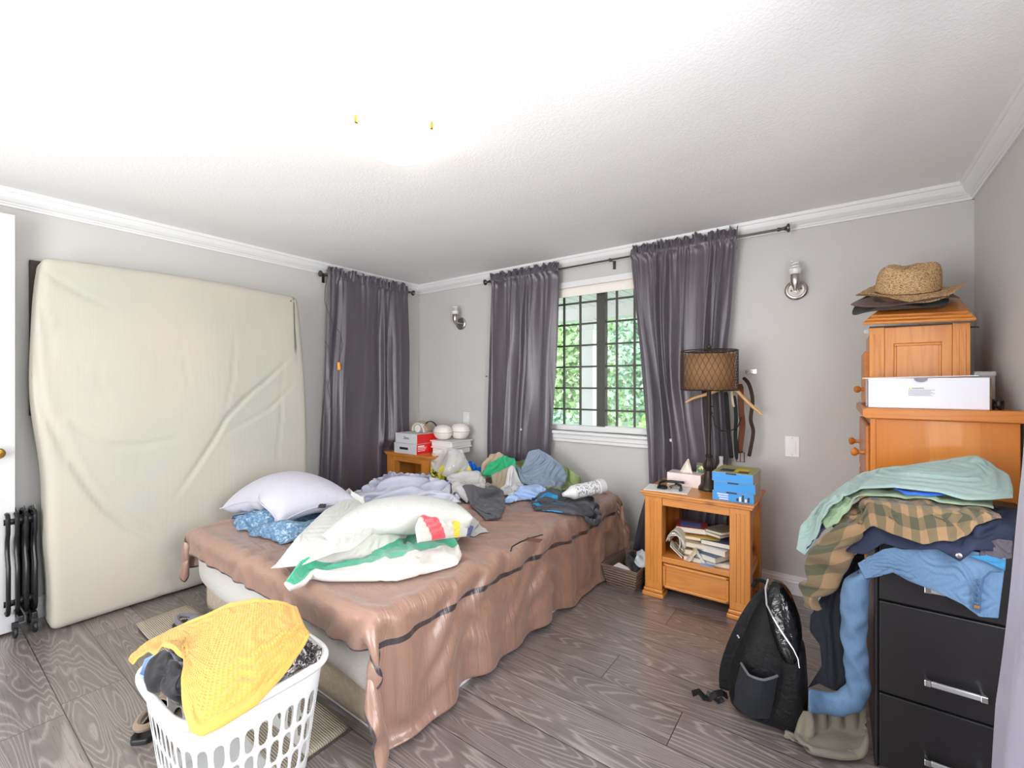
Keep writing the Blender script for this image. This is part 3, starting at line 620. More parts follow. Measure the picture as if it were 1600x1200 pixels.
cl_ = [L_([(62, 412), (90, 428), (110, 447), (135, 462), (175, 478)], d=.013, w=.011), L_([(66, 430), (78, 470), (92, 520), (95, 560)], d=.010, w=.012), L_([(62, 470), (72, 560), (84, 640), (104, 690)], d=.014, w=.018),
       L_([(100, 640), (122, 666), (150, 686), (172, 695), (215, 695), (250, 689), (285, 680)], d=.009, w=.014), L_([(92, 660), (108, 712), (135, 758), (165, 795), (200, 822), (238, 838)], d=.015, w=.018),
       L_([(455, 560), (420, 592), (385, 620), (352, 652), (330, 690), (300, 735), (272, 775)], d=.013, w=.014), L_([(460, 600), (420, 640), (372, 665), (350, 676)], d=.008, w=.012), 
       L_([(442, 560), (440, 640), (430, 720)], d=.006, w=.010), L_([(225, 812), (240, 822), (243, 836)], d=.010, w=.008),
       L_([(152, 520), (155, 600), (175, 635), (180, 680)], d=.004, w=.006), L_([(120, 540), (128, 570), (135, 610)], d=.004, w=.006), L_([(212, 690), (216, 730), (222, 762)], d=.003, w=.006), L_([(152, 690), (154, 730)], d=.003, w=.006), L_([(285, 530), (290, 570), (300, 620)], d=.004, w=.008), L_([(370, 530), (362, 600), (350, 640)], d=.006, w=.01)]
for k in range(11):
    y0 = 822+k*9; cl_.append(L_([(400-k*4, y0-10), (330-k*6, y0+14), (255-k*9, y0+30)], d=.0042, w=.007))
for l_ in cl_: l_['w'] = l_.get('w', .01)*.72; l_['d'] = l_.get('d', .01)*1.5
cr_ = creases(A_, cl_, .01, .014)
fn = vnoise(np.stack([A_[:, 0]*1.5, A_[:, 1]*.8], 1), 6, 5, 3)
bul = .022*(1-u**2)*(1-v**2)
P2 = P.copy(); P2[front, 0] += (bul+cr_+.0035*fn)[front]
lft = P[:, 1] < -.6; P2[lft, 1] -= (.040*np.exp(-((v-.50)/.48)**2)+.007*np.sin(3.4*v+1.2)+.004*np.sin(9*v))[lft]; rt_ = P[:, 1] > .6; P2[rt_, 1] -= (.05*np.clip(v, 0, 1)**2)[rt_]
P2[:, 2] += .012*np.cos(u*2.2)*(v > .9)
M_CREAM = Mt('cream_sheet'); co = M_CREAM.coord(); f = M_CREAM.noise(co, 1.6, 3)
M_CREAM.base(M_CREAM.ramp(f, [(.35, 'b3b2a5'), (.65, 'bdb5a7')])); M_CREAM.set(Roughness=.8); M_CREAM.b.inputs['Sheen Weight'].default_value = .1
vt = M_CREAM.coord('Object', (1, 34, 2.2)); M_CREAM.bump(M_CREAM.noise(vt, 1.5, 4, .65), .28, .004)
soft('fitted_sheet', lean(P2), fs, M_CREAM.m, lm)
# ================================================================== oil heater by the door
ht = thing('radiator', (.11, -2.64, 0), 'black oil-filled radiator on casters between the white door and the leaning mattress', 'heater')
M_HEAT = plain('black_enamel', '101114', .35)
for k in range(4):
    y = -2.74+.030*k
    b = MB()
    pts = [(.045, .585), (.16, .585), (.175, .57), (.175, .50), (.15, .46), (.15, .40), (.185, .34), (.185, .14), (.165, .11), (.055, .11), (.035, .14), (.035, .34), (.06, .40), (.06, .46), (.035, .5), (.035, .57)]
    b.tube([(x, y, z) for x, z in pts], .0085, 8, closed=True); b.tube([(.11, y, .585), (.11, y, .50), (.095, y, .42), (.12, y, .34), (.11, y, .11)], .010, 8)
    b.lathe([(.004, .59), (.003, .602), (.001, .612)], 8, (.11, y, 0)); b.build('fin', M_HEAT, ht, smooth=True)
MB().tube([(.11, -2.75, .545), (.11, -2.64, .545)], .024, 12).build('upper_pipe', M_HEAT, ht, smooth=True); MB().tube([(.11, -2.75, .15), (.11, -2.64, .15)], .024, 12).build('lower_pipe', M_HEAT, ht, smooth=True)
MB().box(.03, .20, -2.71, -2.69, .07, .10).box(.03, .20, -2.665, -2.645, .07, .10).build('foot_bar', M_HEAT, ht, bevel=.004)
for x in (.045, .195):
    for y in (-2.72, -2.655): MB().lathe([(.022, -.008), (.028, -.004), (.028, .004), (.022, .008)], 18, (x, y, .029), 'y').cb((x, y, .06), (.02, .022, .03)).build('caster', M_BLACK, ht, smooth=True)
# ================================================================== bed
bed = thing('bed', (1.385, -1.12, 0), 'queen bed of beige box spring and grey-sheeted mattress under a brown comforter', 'bed')
BX0, BX1, BY0, BY1, BZ = .645, 2.135, -2.095, -.15, .44
bs = Mt('beige_damask'); co = bs.coord(); vo = bs.node('TexVoronoi', feature='SMOOTH_F1'); bs.link(co, vo.inputs['Vector']); vo.inputs['Scale'].default_value = 22
f = bs.math('SINE', bs.math('MULTIPLY', vo.outputs['Distance'], 22)); bs.base(bs.mix(f, 'b9ac98', 'c2b6a3')); bs.set(Roughness=.6); bs.bump(f, .15, .002)
P, fs = rbox(BX1-BX0-.02, BY1-BY0, .20, .03, .05); P += [(BX0+BX1)/2, (BY0+BY1)/2, .115]; soft('box_spring', P, fs, bs.m, bed)
MB().box(BX0+.02, BX1+.012, BY0+.02, BY1, 0, .018).build('base_strip', M_WHITE, bed, bevel=.003)
P, fs = rbox(BX1-BX0, BY1-BY0+.05, .235, .06, .025); P += [(BX0+BX1)/2, (BY0+BY1)/2-.02, .32]
fr_ = (P[:, 1] < BY0-.0)
sag = np.clip((.36-P[:, 2])/.15, 0, 1); xx = (P[:, 0]-BX0)/(BX1-BX0)
P[:, 2] -= sag*(.035+.03*np.sin(xx*PI*1.0)**2+.018*np.sin(xx*13))*(P[:, 1] < BY0+.05)*1.0
P[:, 1] += (P[:, 1] < BY0)*(.012*np.sin(xx*9+P[:, 2]*12)+.018*(1-sag))
soft('fitted_sheet', P, fs, cloth_mat('pale_grey_sheet', 'c9c5bf', .8, wrink=.35), bed, sub=1)
# comforter
cm = Mt('brown_satin'); uvn = cm.node('UVMap', uv_map='uv'); us = cm.node('SeparateXYZ'); cm.link(uvn.outputs[0], us.inputs[0]); co = cm.coord(); f = cm.noise(co, 5, 3)
U, V = us.outputs[0], us.outputs[1]
def band(x, c, w): return cm.math('LESS_THAN', cm.math('ABSOLUTE', cm.math('SUBTRACT', x, c)), w)
DL, DR, DF, DB = .20, .43, .105, .16; TW = BX1-BX0+.05; TL = BY1-BY0+.04; AW = DL+TW+DR; AL = DF+TL+DB
inn = lambda: None
sR = (DL+TW+.085)/AW; sL = .17/AW; sB = (DF+TL+.02)/AL
e1_ = cm.math('MULTIPLY', band(U, sR, .0105/AW), cm.math('LESS_THAN', V, sB)); e2_ = cm.math('MULTIPLY', band(U, sL+.02, .0105/AW), cm.math('LESS_THAN', V, sB)); e3_ = cm.math('MULTIPLY', band(V, sB, .0105/AL), cm.math('LESS_THAN', U, sR))
hem = cm.math('LESS_THAN', V, .010/AL); hem2 = cm.math('LESS_THAN', U, .010/AW)
st_ = cm.math('MAXIMUM', cm.math('MAXIMUM', e1_, e2_), cm.math('MAXIMUM', e3_, cm.math('MAXIMUM', hem, hem2)))
cm.base(cm.mix(st_, cm.mix(f, '8c6857', '9d7a69'), '352b2d')); cm.set(Roughness=.38); cm.b.inputs['Sheen Weight'].default_value = .18; cm.b.inputs['Specular IOR Level'].default_value = .9
vt = cm.coord('Object', (26, 5, 5)); cm.bump(cm.noise(cm.coord('Object', (3, 16, 1.2)), 1.6, 4, .55, 1.0), .6, .014); cm.bump(cm.noise(co, 24, 4, .6, .6), .35, .005)
na, nb = 112, 120; a = np.linspace(0, AW, na)[None]; b = np.linspace(0, AL, nb)[:, None]; TZ = BZ+.012
ra = np.clip(a-DL-TW, 0, None); la = np.clip(DL-a, 0, None); fb = np.clip(DF-b, 0, None); bb = np.clip(b-DF-TL, 0, None)
X = BX0-.025+np.clip(a-DL, 0, TW)+0*b; Y = BY0-.055+np.clip(b-DF, 0, TL)+0*a
fold = np.sin(b*2*PI/.21+1.5*np.sin(b*3.1))*.6+np.sin(b*2*PI/.34+1)*.4
hem_var = .035*np.sin(b*4.2+1.1)+.03*np.sin(b*9.3)+.0*a
X = X+ra*(.06+.10*fold)+ra*fb*1.0*.5-la*.12; Y = Y-fb*(.10+.05*np.sin(a*2*PI/.37))-fb*ra*.4+bb*.0
Z = TZ-ra*(.985+hem_var*1.2/DR*.5)-la*.97-fb*.95-bb*.3*0
mask = (ra > 0) & (fb > 0)
Z = np.where(mask, TZ-ra*.9-fb*.55, Z); Y = np.where(bb > 0, Y+0*a, Y); Z = np.where(bb > 0, Z-bb*.9, Z); Y = Y+np.where(ra > 0, .0, 0)
X = X+np.where((bb > 0) & (ra > 0), bb*.55, 0)
P0 = np.stack([X, Y, Z], 2); base = P0.reshape(-1, 3)
Pn = base.copy(); q = np.stack([(a+0*b).ravel()*1.0, (b+0*a).ravel()*.45], 1)
topw = ((ra+la+fb+bb+0*a) == 0).ravel()
Pn[:, 2] += topw*(.010+.008*vnoise(np.stack([base[:, 0]*.45, base[:, 1]*1.3], 1), 22, 31, 3)); Pn[~topw, 0] += .006*vnoise(base[~topw]*[1, 2.2, .35], 18, 33, 3)
E, K = grid_edges(nb, na); du = np.abs(E[:, 1] % na-E[:, 0] % na)*AW/(na-1); dv = np.abs(E[:, 1]//na-E[:, 0]//na)*AL/(nb-1)
rest = np.hypot(du*1.035, dv*1.055)
def bedbox(P, Q):
    lo = np.array([BX0-.012, BY0-.062, -1]); hi = np.array([BX1+.014, BY1+.3, BZ+.008]); P = P.copy()
    # rounded solid: push out to the closest face, edges rounded by 5 cm
    r = .05; c = np.clip(P, lo+[r, r, 0], hi-[r, 0, r]); d = P-c; L = np.linalg.norm(d, axis=1); ins = L < r; w_ = ins & (L > 1e-6)
    P[w_] = c[w_]+d[w_]/L[w_, None]*r; deep = ins & (L <= 1e-6); P[deep, 2] = hi[2]
    g_ = ins; P[g_, :2] = P[g_, :2]*.7+Q[g_, :2]*.3
    P[:, 2] = np.maximum(P[:, 2], .012); P[:, 1] = np.minimum(P[:, 1], -.125); P[:, 0] = np.minimum(P[:, 0], 2.245); P[:, 0] = np.where(P[:, 1] > -.50, np.maximum(P[:, 0], .650), P[:, 0])
    return P
w0 = np.where(topw, .004, .012)
Pc = relax(Pn, E, rest, K, 90, 3, .0004, pin=base, pinw=w0, collide=bedbox)
co_ = link('comforter', grid_mesh('comforter', Pc.reshape(nb, na, 3)), cm.m, None, smooth=True); mods(co_, solid=.010, sub=1)
tag(co_, 'shiny brown comforter with a thin dark border stripe spread over the bed', 'comforter')
FIELD.box(BX0, BX1+.02, BY0, BY1, BZ); FIELD.splat(Pc[Pc[:, 2] > .3], .006)
p = onz(833, 848, .47); patch = MB(); patch.M = T(p[0], p[1], p[2]+.012, 0, 0, .2); patch.cb((0, 0, 0), (.075, .05, .004)).build('fabric_patch', plain('brown_patch', '6a4636', .7), None, bevel=.001)
tag(bpy.data.objects['fabric_patch'], 'small dark brown patch lying on the comforter below the blue-trimmed jacket', 'patch')
cdp = [onz(x, y, .475) for x, y in ((798, 864), (800, 857), (812, 850), (830, 843), (848, 838))]
tag(MB().tube([tuple(p+[0, 0, .008]) for p in cdp], .003, 6).build('drawstring', M_CORD, None, smooth=True), 'thin black drawstring trailing on the comforter from the jacket', 'cord')
# ================================================================== nightstands
def nightstand(x0, x1, y0, y1, H, label):
    t = thing('nightstand', ((x0+x1)/2, (y0+y1)/2, 0), label, 'nightstand', 'pine nightstands'); w = .098; ft = .045
    X0, X1, Y0, Y1 = x0+.02, x1-.02, y0+.02, y1-.01
    MB().box(x0, x1, y0, y1, H-.014, H).box(x0+.008, x1-.008, y0+.008, y1, H-.028, H-.014).build('top', PXW, t, bevel=.004)
    for sx, xa in ((0, X0), (1, X1-w)):
        for sy, ya in ((0, Y0), (1, Y1-.07)):
            d = .07; b = MB(); b.box(xa, xa+w, ya, ya+d, ft, H-.028)
            b.build('leg', PZ, t, bevel=.003)
            if sy == 0:
                g_ = MB()
                for q in (.3, .5, .7): g_.box(xa+w*q-.0045, xa+w*q+.0045, ya-.003, ya+.001, ft+.04, H-.055)
                g_.build('reeding', PZ, t, bevel=.0025)
            MB().box(xa-.012, xa+w+.012, ya-.014, ya+d+.004, 0, ft*.55).box(xa-.005, xa+w+.005, ya-.007, ya+d+.002, ft*.55, ft).build('foot', PXW, t, bevel=.006)
    MB().box(X0+w, X1-w, Y0+.008, Y0+.03, H-.075, H-.028).build('apron', PXW, t, bevel=.002)
    MB().box(X0+.01, X0+.03, Y0+.07, Y1-.07, .10, H-.028).build('side_panel', PZ, t); MB().box(X1-.03, X1-.01, Y0+.07, Y1-.07, .19, .23).build('side_rail', PY, t); MB().box(X1-.03, X1-.01, Y0+.07, Y1-.07, H-.1, H-.028).build('side_rail', PY, t)
    MB().box(X0+.02, X1-.02, Y0+.006, Y1-.02, .205, .235).build('shelf', PXW, t, bevel=.003)
    d = MB().box(X0+w+.003, X1-w-.003, Y0+.012, Y0+.03, .062, .198).build('drawer', PXW, t, bevel=.003)
    a, b_, z0, z1 = X0+w+.003, X1-w-.003, .062, .198; fm = MB()
    for bx in ((a, b_, z0, z0+.016), (a, b_, z1-.016, z1), (a, a+.016, z0, z1), (b_-.016, b_, z0, z1)): fm.box(bx[0], bx[1], Y0+.003, Y0+.013, bx[2], bx[3])
    fm.build('moulding', PXW, d, bevel=.004)
    MB().box(X0+w, X1-w, Y0+.03, Y1-.05, .055, .06).build('drawer_bottom', PXW, t)
    return t
PYM = PY
nightstand(2.445, 3.03, -.525, -.085, .60, 'pine nightstand with an open shelf of books and the wicker lamp on top')
nightstand(.055, .635, -.465, -.06, .61, 'pine nightstand in the corner with white boxes on top')
FIELD.box(2.445, 3.03, -.525, -.085, .60); FIELD.box(.045, .6, -.465, -.06, .61)
# ================================================================== tall dresser against the right-hand wall, its side to the camera
dr = thing('dresser', (3.67, -.38, 0), 'tall pine dresser in the corner with turned knobs and a plain plank side', 'dresser')
DX0, DX1, DY0, DY1, DH = 3.478, 3.885, -.745, -.03, 1.075
pl_ = Mt('pine_planks'); co = pl_.coord(); sx = pl_.node('SeparateXYZ'); pl_.link(co, sx.inputs[0]); fl = pl_.math('FLOOR', pl_.math('DIVIDE', pl_.math('ADD', sx.outputs[0], .02), .135)); wn2 = pl_.node('TexWhiteNoise', noise_dimensions='1D'); pl_.link(fl, wn2.inputs['W'])
g_ = pl_.noise(pl_.coord('Object', (6, 6, .5)), 1.6, 3, .5, .7); tri = pl_.math('ABSOLUTE', pl_.math('SUBTRACT', pl_.math('FRACT', pl_.math('MULTIPLY', g_, 9)), .5))
cc = pl_.mix(pl_.math('MULTIPLY', tri, .35), pl_.mix(wn2.outputs['Value'], 'c2711f', 'd68a35'), 'a65a1c')
ck = pl_.coord('Object', (3, 3, 2.2), loc=(.33, 0, .1)); vo = pl_.node('TexVoronoi'); pl_.link(ck, vo.inputs['Vector']); vo.inputs['Scale'].default_value = 1.5
kn = pl_.ramp(vo.outputs['Distance'], [(.03, (1, 1, 1)), (.08, (.3, .3, .3)), (.2, (0, 0, 0))]); pl_.base(pl_.mix(pl_.math('MULTIPLY', kn, .8), cc, '6a3312')); pl_.set(Roughness=.35); pl_.b.inputs['Coat Weight'].default_value = .3
MB().box(DX0, DX1, DY0, DY1, .06, DH).build('carcass', pl_.m, dr, bevel=.003)
MB().box(DX0-.004, DX0+.014, DY0-.004, DY0+.02, .06, DH).build('corner_post', PZD, dr, bevel=.002)
tp = MB().prism([(DX0-.03, DH+.008), (DX0-.03, DH+.036), (DX0-.02, DH+.042), (DX1+.01, DH+.042), (DX1+.01, DH), (DX0-.016, DH)], DY0-.02, DY1+.01, 'y'); tp.build('top', PXD, dr, bevel=.004)
zz = [.10, .33, .56, .79, 1.05]
for i in range(4):
    d = MB().box(DX0-.018, DX0, DY0+.03, DY1-.03, zz[i]+.006, zz[i+1]-.006).build('drawer', PYD, dr, bevel=.008)
    for y in (DY0+.13, DY1-.13):
        MB().lathe([(.011, 0), (.008, -.008), (.008, -.018), (.017, -.028), (.019, -.036), (.014, -.044), (.003, -.047)], 20, (DX0-.018, y, (zz[i]+zz[i+1])/2), 'x').build('knob', PYD, d, smooth=True)
MB().box(DX0+.02, DX1-.01, DY0+.02, DY1-.02, 0, .06).build('plinth', PXD, dr)
DT = DH+.042
# ================================================================== filing cabinet
fc = thing('filing_cabinet', (3.66, -1.0, 0), 'black metal filing cabinet with chrome handles under the clothes pile', 'filing cabinet')
FX0, FX1, FY0, FY1, FH = 3.463, 3.865, -1.23, -.77, .80
M_FC = Mt('black_powder_coat'); co = M_FC.coord(); M_FC.base('1e1c1e'); M_FC.set(Roughness=.38); M_FC.bump(M_FC.noise(co, 600, 2), .15, .0005)
MB().box(FX0, FX1, FY0+.018, FY1, 0, FH).box(FX0, FX0+.008, FY0+.006, FY0+.03, 0, FH).box(FX1-.008, FX1, FY0+.006, FY0+.03, 0, FH).build('case', M_FC.m, fc, bevel=.002)
for z0, z1 in ((.535, .785), (.245, .529), (.01, .239)):
    d = MB().box(FX0+.011, FX1-.011, FY0, FY0+.018, z0, z1).build('drawer', M_FC.m, fc, bevel=.003)
    hz = z0+.07 if z0 > .5 else z0+.085; hx0, hx1 = 3.575, 3.708
    hb_ = MB().box(hx0+.014, hx1-.014, FY0-.034, FY0-.026, hz-.010, hz+.006); hb_.build('handle', plain('brushed_bar', 'd8d8da', .3, .7), d, bevel=.003)
    for a_ in (hx0, hx1-.016): MB().box(a_, a_+.016, FY0-.036, FY0-.024, hz-.011, hz+.007).box(a_+.004, a_+.012, FY0-.026, FY0, hz-.004, hz+.004).build('handle_end', M_CHROME, d, bevel=.002)
FIELD.box(FX0, FX1, FY0, FY1, FH)
# ================================================================== writing
def text(name, s, size, M, m, parent, depth=.0004, align='LEFT', world=True):
    c = bpy.data.curves.new(name, 'FONT'); c.body = s; c.size = size; c.extrude = depth; c.align_x = align
    o = bpy.data.objects.new(name, c); col.objects.link(o); bpy.context.view_layer.update()
    me = bpy.data.meshes.new_from_object(o.evaluated_get(bpy.context.evaluated_depsgraph_get())); bpy.data.objects.remove(o); me.materials.clear()
    me.transform(M); return link(name, me, m, parent, world)
FRONT = Matrix.Rotation(PI/2, 4, 'X')      # lettering on a face that looks towards -y
# ================================================================== pillows and the striped blanket
M_PIL = cloth_mat('white_pillowcase', 'c9c8c5', .8, wrink=.6); M_PILL = cloth_mat('lilac_white_pillow', 'c1bfcb', .7, wrink=.55); M_PILG = cloth_mat('cream_white_pillow', 'c5c6c0', .75, wrink=.7)
# washed blue cloth beneath the pillow pile
bt = Mt('tie_dyed_blue'); co = bt.coord(); bt.base(bt.ramp(bt.noise(co, 55, 4, .7, 1), [(.35, '3f6482'), (.54, '6787a3'), (.66, 'b3c4cf')])); bt.set(Roughness=.8); bt.bump(bt.noise(co, 60, 4), .4, .004)
P0 = coons([(366, 806, .47), (400, 800, .47), (470, 790, .47), (520, 800, .47)], [(520, 800, .47), (500, 835, .47)], [(372, 822, .46), (400, 836, .46), (440, 850, .46), (500, 835, .47)], [(366, 806, .47), (372, 822, .46)], 26, 54)
tag(cloth('washed_blue_cloth', P0, bt.m, (1.25, 1.4), amp=.008, dome=.0, seed=3, thick=.004), 'mottled blue cloth crumpled under the puffy lilac-white pillow', 'cloth')
o, _, _ = pillow('blue_pillow', [(346, 798, .48), (395, 812, .48), (520, 790, .48), (440, 765, .49)], cloth_mat('pale_blue_pillowcase', 'a9bbe0', .75), .05, seed=5, n=18, mm=24, steps=70, press=.12)
tag(o, 'pale blue pillow, only a corner showing under the puffy lilac-white pillow', 'pillow')
pt = thing('pillow', (1.0, -1.7, .5), 'puffy lilac-white pillow with a black tag beside the leaning mattress', 'pillow')
o, PP, II = pillow('pillow_body', [(349, 782, .545), (438, 822, .50), (566, 784, .54), (452, 744, .58)], M_PILL, .2, pt, seed=6, n=30, mm=34, loose=1.04, press=.62)
ce = [PP[II[0, j]] for j in range(0, 34, 3)]
lb = onz(503, 789, .575); b = MB(); b.M = T(lb[0], lb[1], lb[2], .9, 0, .63); b.cb((0, 0, 0), (.062, .022, .003)); lbl = b.build('brand_tag', plain('black_tag', '202022', .7), pt)
def find_top(px, py, P):
    """point of a settled cloth that the given place of the photograph shows"""
    best = None; r = _ray(px, py); D = P-CAM; t = D@r/(r@r); d = np.linalg.norm(D-t[:, None]*r, axis=1); k = np.where(d < .02)[0]
    return P[k[np.argmin(t[k])]] if len(k) else P[np.argmin(d)]
MB().tube([tuple(PP[i]) for i in list(II[0, :])+list(II[1:, -1])+list(II[-1, -2::-1])+list(II[-2:0:-1, 0])], .0035, 6, closed=True).build('piping', M_PILL, pt, smooth=True)
q = find_top(503, 789, PP); lbl.data.transform(Matrix.Translation(Vector(q-lb)+Vector((.002, -.006, .004))))
# wool blanket with stripes
bl = thing('striped_wool_blanket', (1.9, -1.8, .47), 'folded cream wool blanket with green, red, yellow and indigo stripes', 'blanket')
wm = Mt('striped_wool'); uvn = wm.node('UVMap', uv_map='uv'); us = wm.node('SeparateXYZ'); wm.link(uvn.outputs[0], us.inputs[0]); V = us.outputs[1]; U = us.outputs[0]; co = wm.coord()
gband = wm.math('MULTIPLY', wm.math('LESS_THAN', wm.math('ABSOLUTE', wm.math('SUBTRACT', V, wm.math('ADD', .72, wm.math('MULTIPLY', U, -.50)))), .25), wm.math('GREATER_THAN', 1.9, U))
f = wm.noise(co, 180, 4, .7); wm.base(wm.mix(gband, wm.mix(f, 'cbc7bd', 'd5d2ca'), wm.mix(f, '1f8566', '55b795'))); wm.set(Roughness=.95); wm.b.inputs['Sheen Weight'].default_value = .5; wm.bump(f, .5, .003)
P0 = coons([(520, 850, .56), (580, 835, .58), (640, 812, .58), (700, 818, .56)], [(700, 818, .56), (716, 850, .50), (721, 868, .47), (716, 884, .46)],
           [(443, 912, .50), (452, 924, .465), (485, 907, .465), (560, 909, .46), (620, 909, .46), (660, 899, .46), (716, 884, .46)], [(520, 850, .56), (470, 875, .55), (443, 912, .50)], 44, 84)
cloth('blanket_body', P0, wm.m, (1.08, 1.12), bl, keep=.026, dome=.05, seed=8, thick=.010, nscale=13, nvec=(1, 1, 1), sub=1, pinb=.5)
rm = Mt('striped_wool_end'); uvn = rm.node('UVMap', uv_map='uv'); us = rm.node('SeparateXYZ'); rm.link(uvn.outputs[0], us.inputs[0]); co = rm.coord(); f = rm.noise(co, 180, 4, .7)
rm.base(rm.ramp(us.outputs[1], [(0, 'cdc9bf'), (.22, 'd9404c'), (.46, 'cfccc4'), (.62, 'ecd32f'), (.76, 'cfccc4'), (.90, '3b4378')], 'CONSTANT')); rm.set(Roughness=.95); rm.b.inputs['Sheen Weight'].default_value = .5; rm.bump(f, .5, .003)
P0 = coons([(650, 826, .61), (658, 810, .62), (700, 818, .585), (740, 824, .53)], [(740, 824, .53), (734, 838, .505)], [(652, 848, .59), (690, 842, .56), (734, 838, .505)], [(650, 826, .61), (652, 848, .59)], 20, 54)
P0 = P0.transpose(1, 0, 2)
cloth('striped_fold', P0, rm.m, (1.0, 1.0), bl, keep=.012, dome=.022, seed=9, thick=.012, nscale=34, pinb=.45, pini=.06, floor=None)
# white pillow under the long one, tip to the right
o, _, _ = pillow('white_pillow', [(640, 800, .50), (700, 842, .48), (766, 826, .475), (722, 790, .50)], M_PIL, .05, seed=10, n=18, mm=24, steps=70, press=.12)
tag(o, 'flat white pillow under the long cream pillow, its corner pointing at the dark grey cloth', 'pillow')
pf = thing('pillow', (1.8, -1.6, .55), 'long cream-white pillow in an oversized case lying on the striped blanket', 'pillow')
o, PF, IF = pillow('pillow_body', [(505, 836, .62), (738, 814, .59), (752, 782, .59), (535, 780, .64)], M_PILG, .2, pf, seed=12, n=28, mm=44, loose=1.06, press=.8, steps=150, base=lambda Q: np.minimum(FIELD.get(Q), .56))
P0 = coons([(430, 884, .50), (468, 835, .58), (508, 797, .60), (540, 780, .60), (560, 782, .60)], [(560, 782, .60), (580, 800, .61), (586, 815, .61), (580, 835, .60)], [(423, 888, .49), (470, 884, .53), (522, 864, .57), (545, 860, .58), (562, 850, .59), (580, 835, .60)], [(430, 884, .50), (423, 888, .49)], 40, 60)
cloth('open_case_end', P0, M_PILG, (1.06, 1.16), pf, amp=.010, dome=0, seed=13, thick=.004, nscale=17, keep=.014, pinb=.5, pini=.06, lay=True, floor=None, grav=0)
o = cloth('white_cloth', coons([(536, 772, .56), (545, 762, .60), (552, 766, .60), (568, 776, .57)], [(568, 776, .57), (570, 786, .54)], [(528, 788, .54), (550, 790, .54), (570, 786, .54)], [(536, 772, .56), (528, 788, .54)], 16, 20), M_PIL, (1.15, 1.15), amp=.006, dome=.0, seed=14, thick=.006, floor=None)
tag(o, 'corner of a white cloth standing up between the two big pillows', 'cloth')
# ================================================================== clothes heaped over the far half of the bed
def heap(name, sides, colr, label, cat, k=(1.3, 1.3), dome=.05, amp=.012, seed=1, res=(36, 46), rough=.85, nscale=44, mat=None, thick=.004, grav=.0004, steps=110, group=None, wrink=.6, **kw):
    P0 = coons(*sides, *res); m = mat or cloth_mat(name+'_fabric', colr, rough, wrink=wrink)
    o = cloth(name, P0, m, k, amp=amp, dome=dome, seed=seed, thick=thick, nscale=nscale, grav=grav, steps=steps, **kw)
    return tag(o, label, cat, group)
heap('bed_sheet', ([(556, 768, .50), (585, 748, .54), (610, 738, .56), (660, 740, .56), (700, 752, .54)], [(700, 752, .54), (722, 770, .50), (716, 784, .48)], [(548, 782, .48), (600, 792, .48), (660, 796, .48), (716, 784, .48)], [(556, 768, .50), (548, 782, .48)]), 'c6c7d6', 'rumpled pale lavender bed sheet behind the long cream pillow', 'sheet', (1.5, 1.6), .03, .016, 21, (54, 90), nscale=42)
heap('shirt', ([(702, 752, .50), (722, 738, .56), (745, 736, .57), (758, 748, .54)], [(758, 748, .54), (762, 775, .48)], [(706, 776, .48), (730, 784, .48), (762, 775, .48)], [(702, 752, .50), (706, 776, .48)]), 'c6c4c2', 'off-white shirt bunched up next to the clear plastic packaging', 'shirt', (1.25, 1.25), .05, .012, 22, (34, 40))
heap('trousers', ([(765, 712, -.22), (780, 706, -.24), (795, 716, -.26)], [(795, 716, -.26), (802, 742, -.34)], [(757, 745, -.36), (780, 752, -.40), (802, 742, -.34)], [(765, 712, -.22), (755, 728, -.30), (757, 745, -.36)]), 'c9b79c', 'beige trousers bunched up behind the bright green cloth', 'trousers', (1.2, 1.3), .03, .010, 23, (30, 34), pinb=.5, grav=.0001)
heap('shirt', ([(800, 722, -.20), (812, 720, -.20), (840, 712, -.2), (884, 728, -.2), (906, 744, -.22)], [(906, 744, -.22), (909, 758, .48)], [(806, 762, .50), (818, 772, .48), (860, 776, .48), (909, 758, .48)], [(800, 722, -.20), (799, 745, -.3), (806, 762, .50)]), '98ab70', 'olive green shirt showing on both sides of the standing blue-grey shirt', 'shirt', (1.15, 1.2), .02, .012, 24, (34, 56), pinb=.5)
heap('green_cloth', ([(757, 735, -.38), (768, 722, -.38), (788, 711, -.36), (805, 718, -.34)], [(805, 718, -.34), (808, 734, -.44)], [(756, 742, -.47), (775, 743, -.50), (790, 738, -.50), (808, 734, -.44)], [(757, 735, -.38), (756, 742, -.47)]), '2fae78', 'bright green cloth crumpled on top of the beige trousers', 'cloth', (1.2, 1.3), .02, .010, 25, (26, 36), pinb=.5, grav=.0001)
heap('shorts', ([(770, 742, -.50), (788, 738, -.50), (803, 736, -.46)], [(803, 736, -.46), (800, 746, -.48), (794, 756, -.5), (786, 764, .49), (772, 775, .48)], [(757, 766, .49), (763, 770, .485), (772, 775, .48)], [(770, 742, -.50), (769, 754, -.52), (757, 766, .49)]), 'a39680', 'khaki shorts with orange lining hanging below the bright green cloth', 'shorts', (1.2, 1.2), .02, .010, 26, (34, 32), pinb=.5)
heap('white_cloth', ([(784, 764, .49), (798, 752, .52), (815, 756, .51)], [(815, 756, .51), (820, 766, .48)], [(778, 772, .475), (800, 774, .475), (820, 766, .48)], [(784, 764, .49), (778, 772, .475)]), 'cfcdcd', 'small white cloth between the khaki shorts and the light blue cloth', 'cloth', (1.4, 1.4), .02, .008, 27, (24, 28))
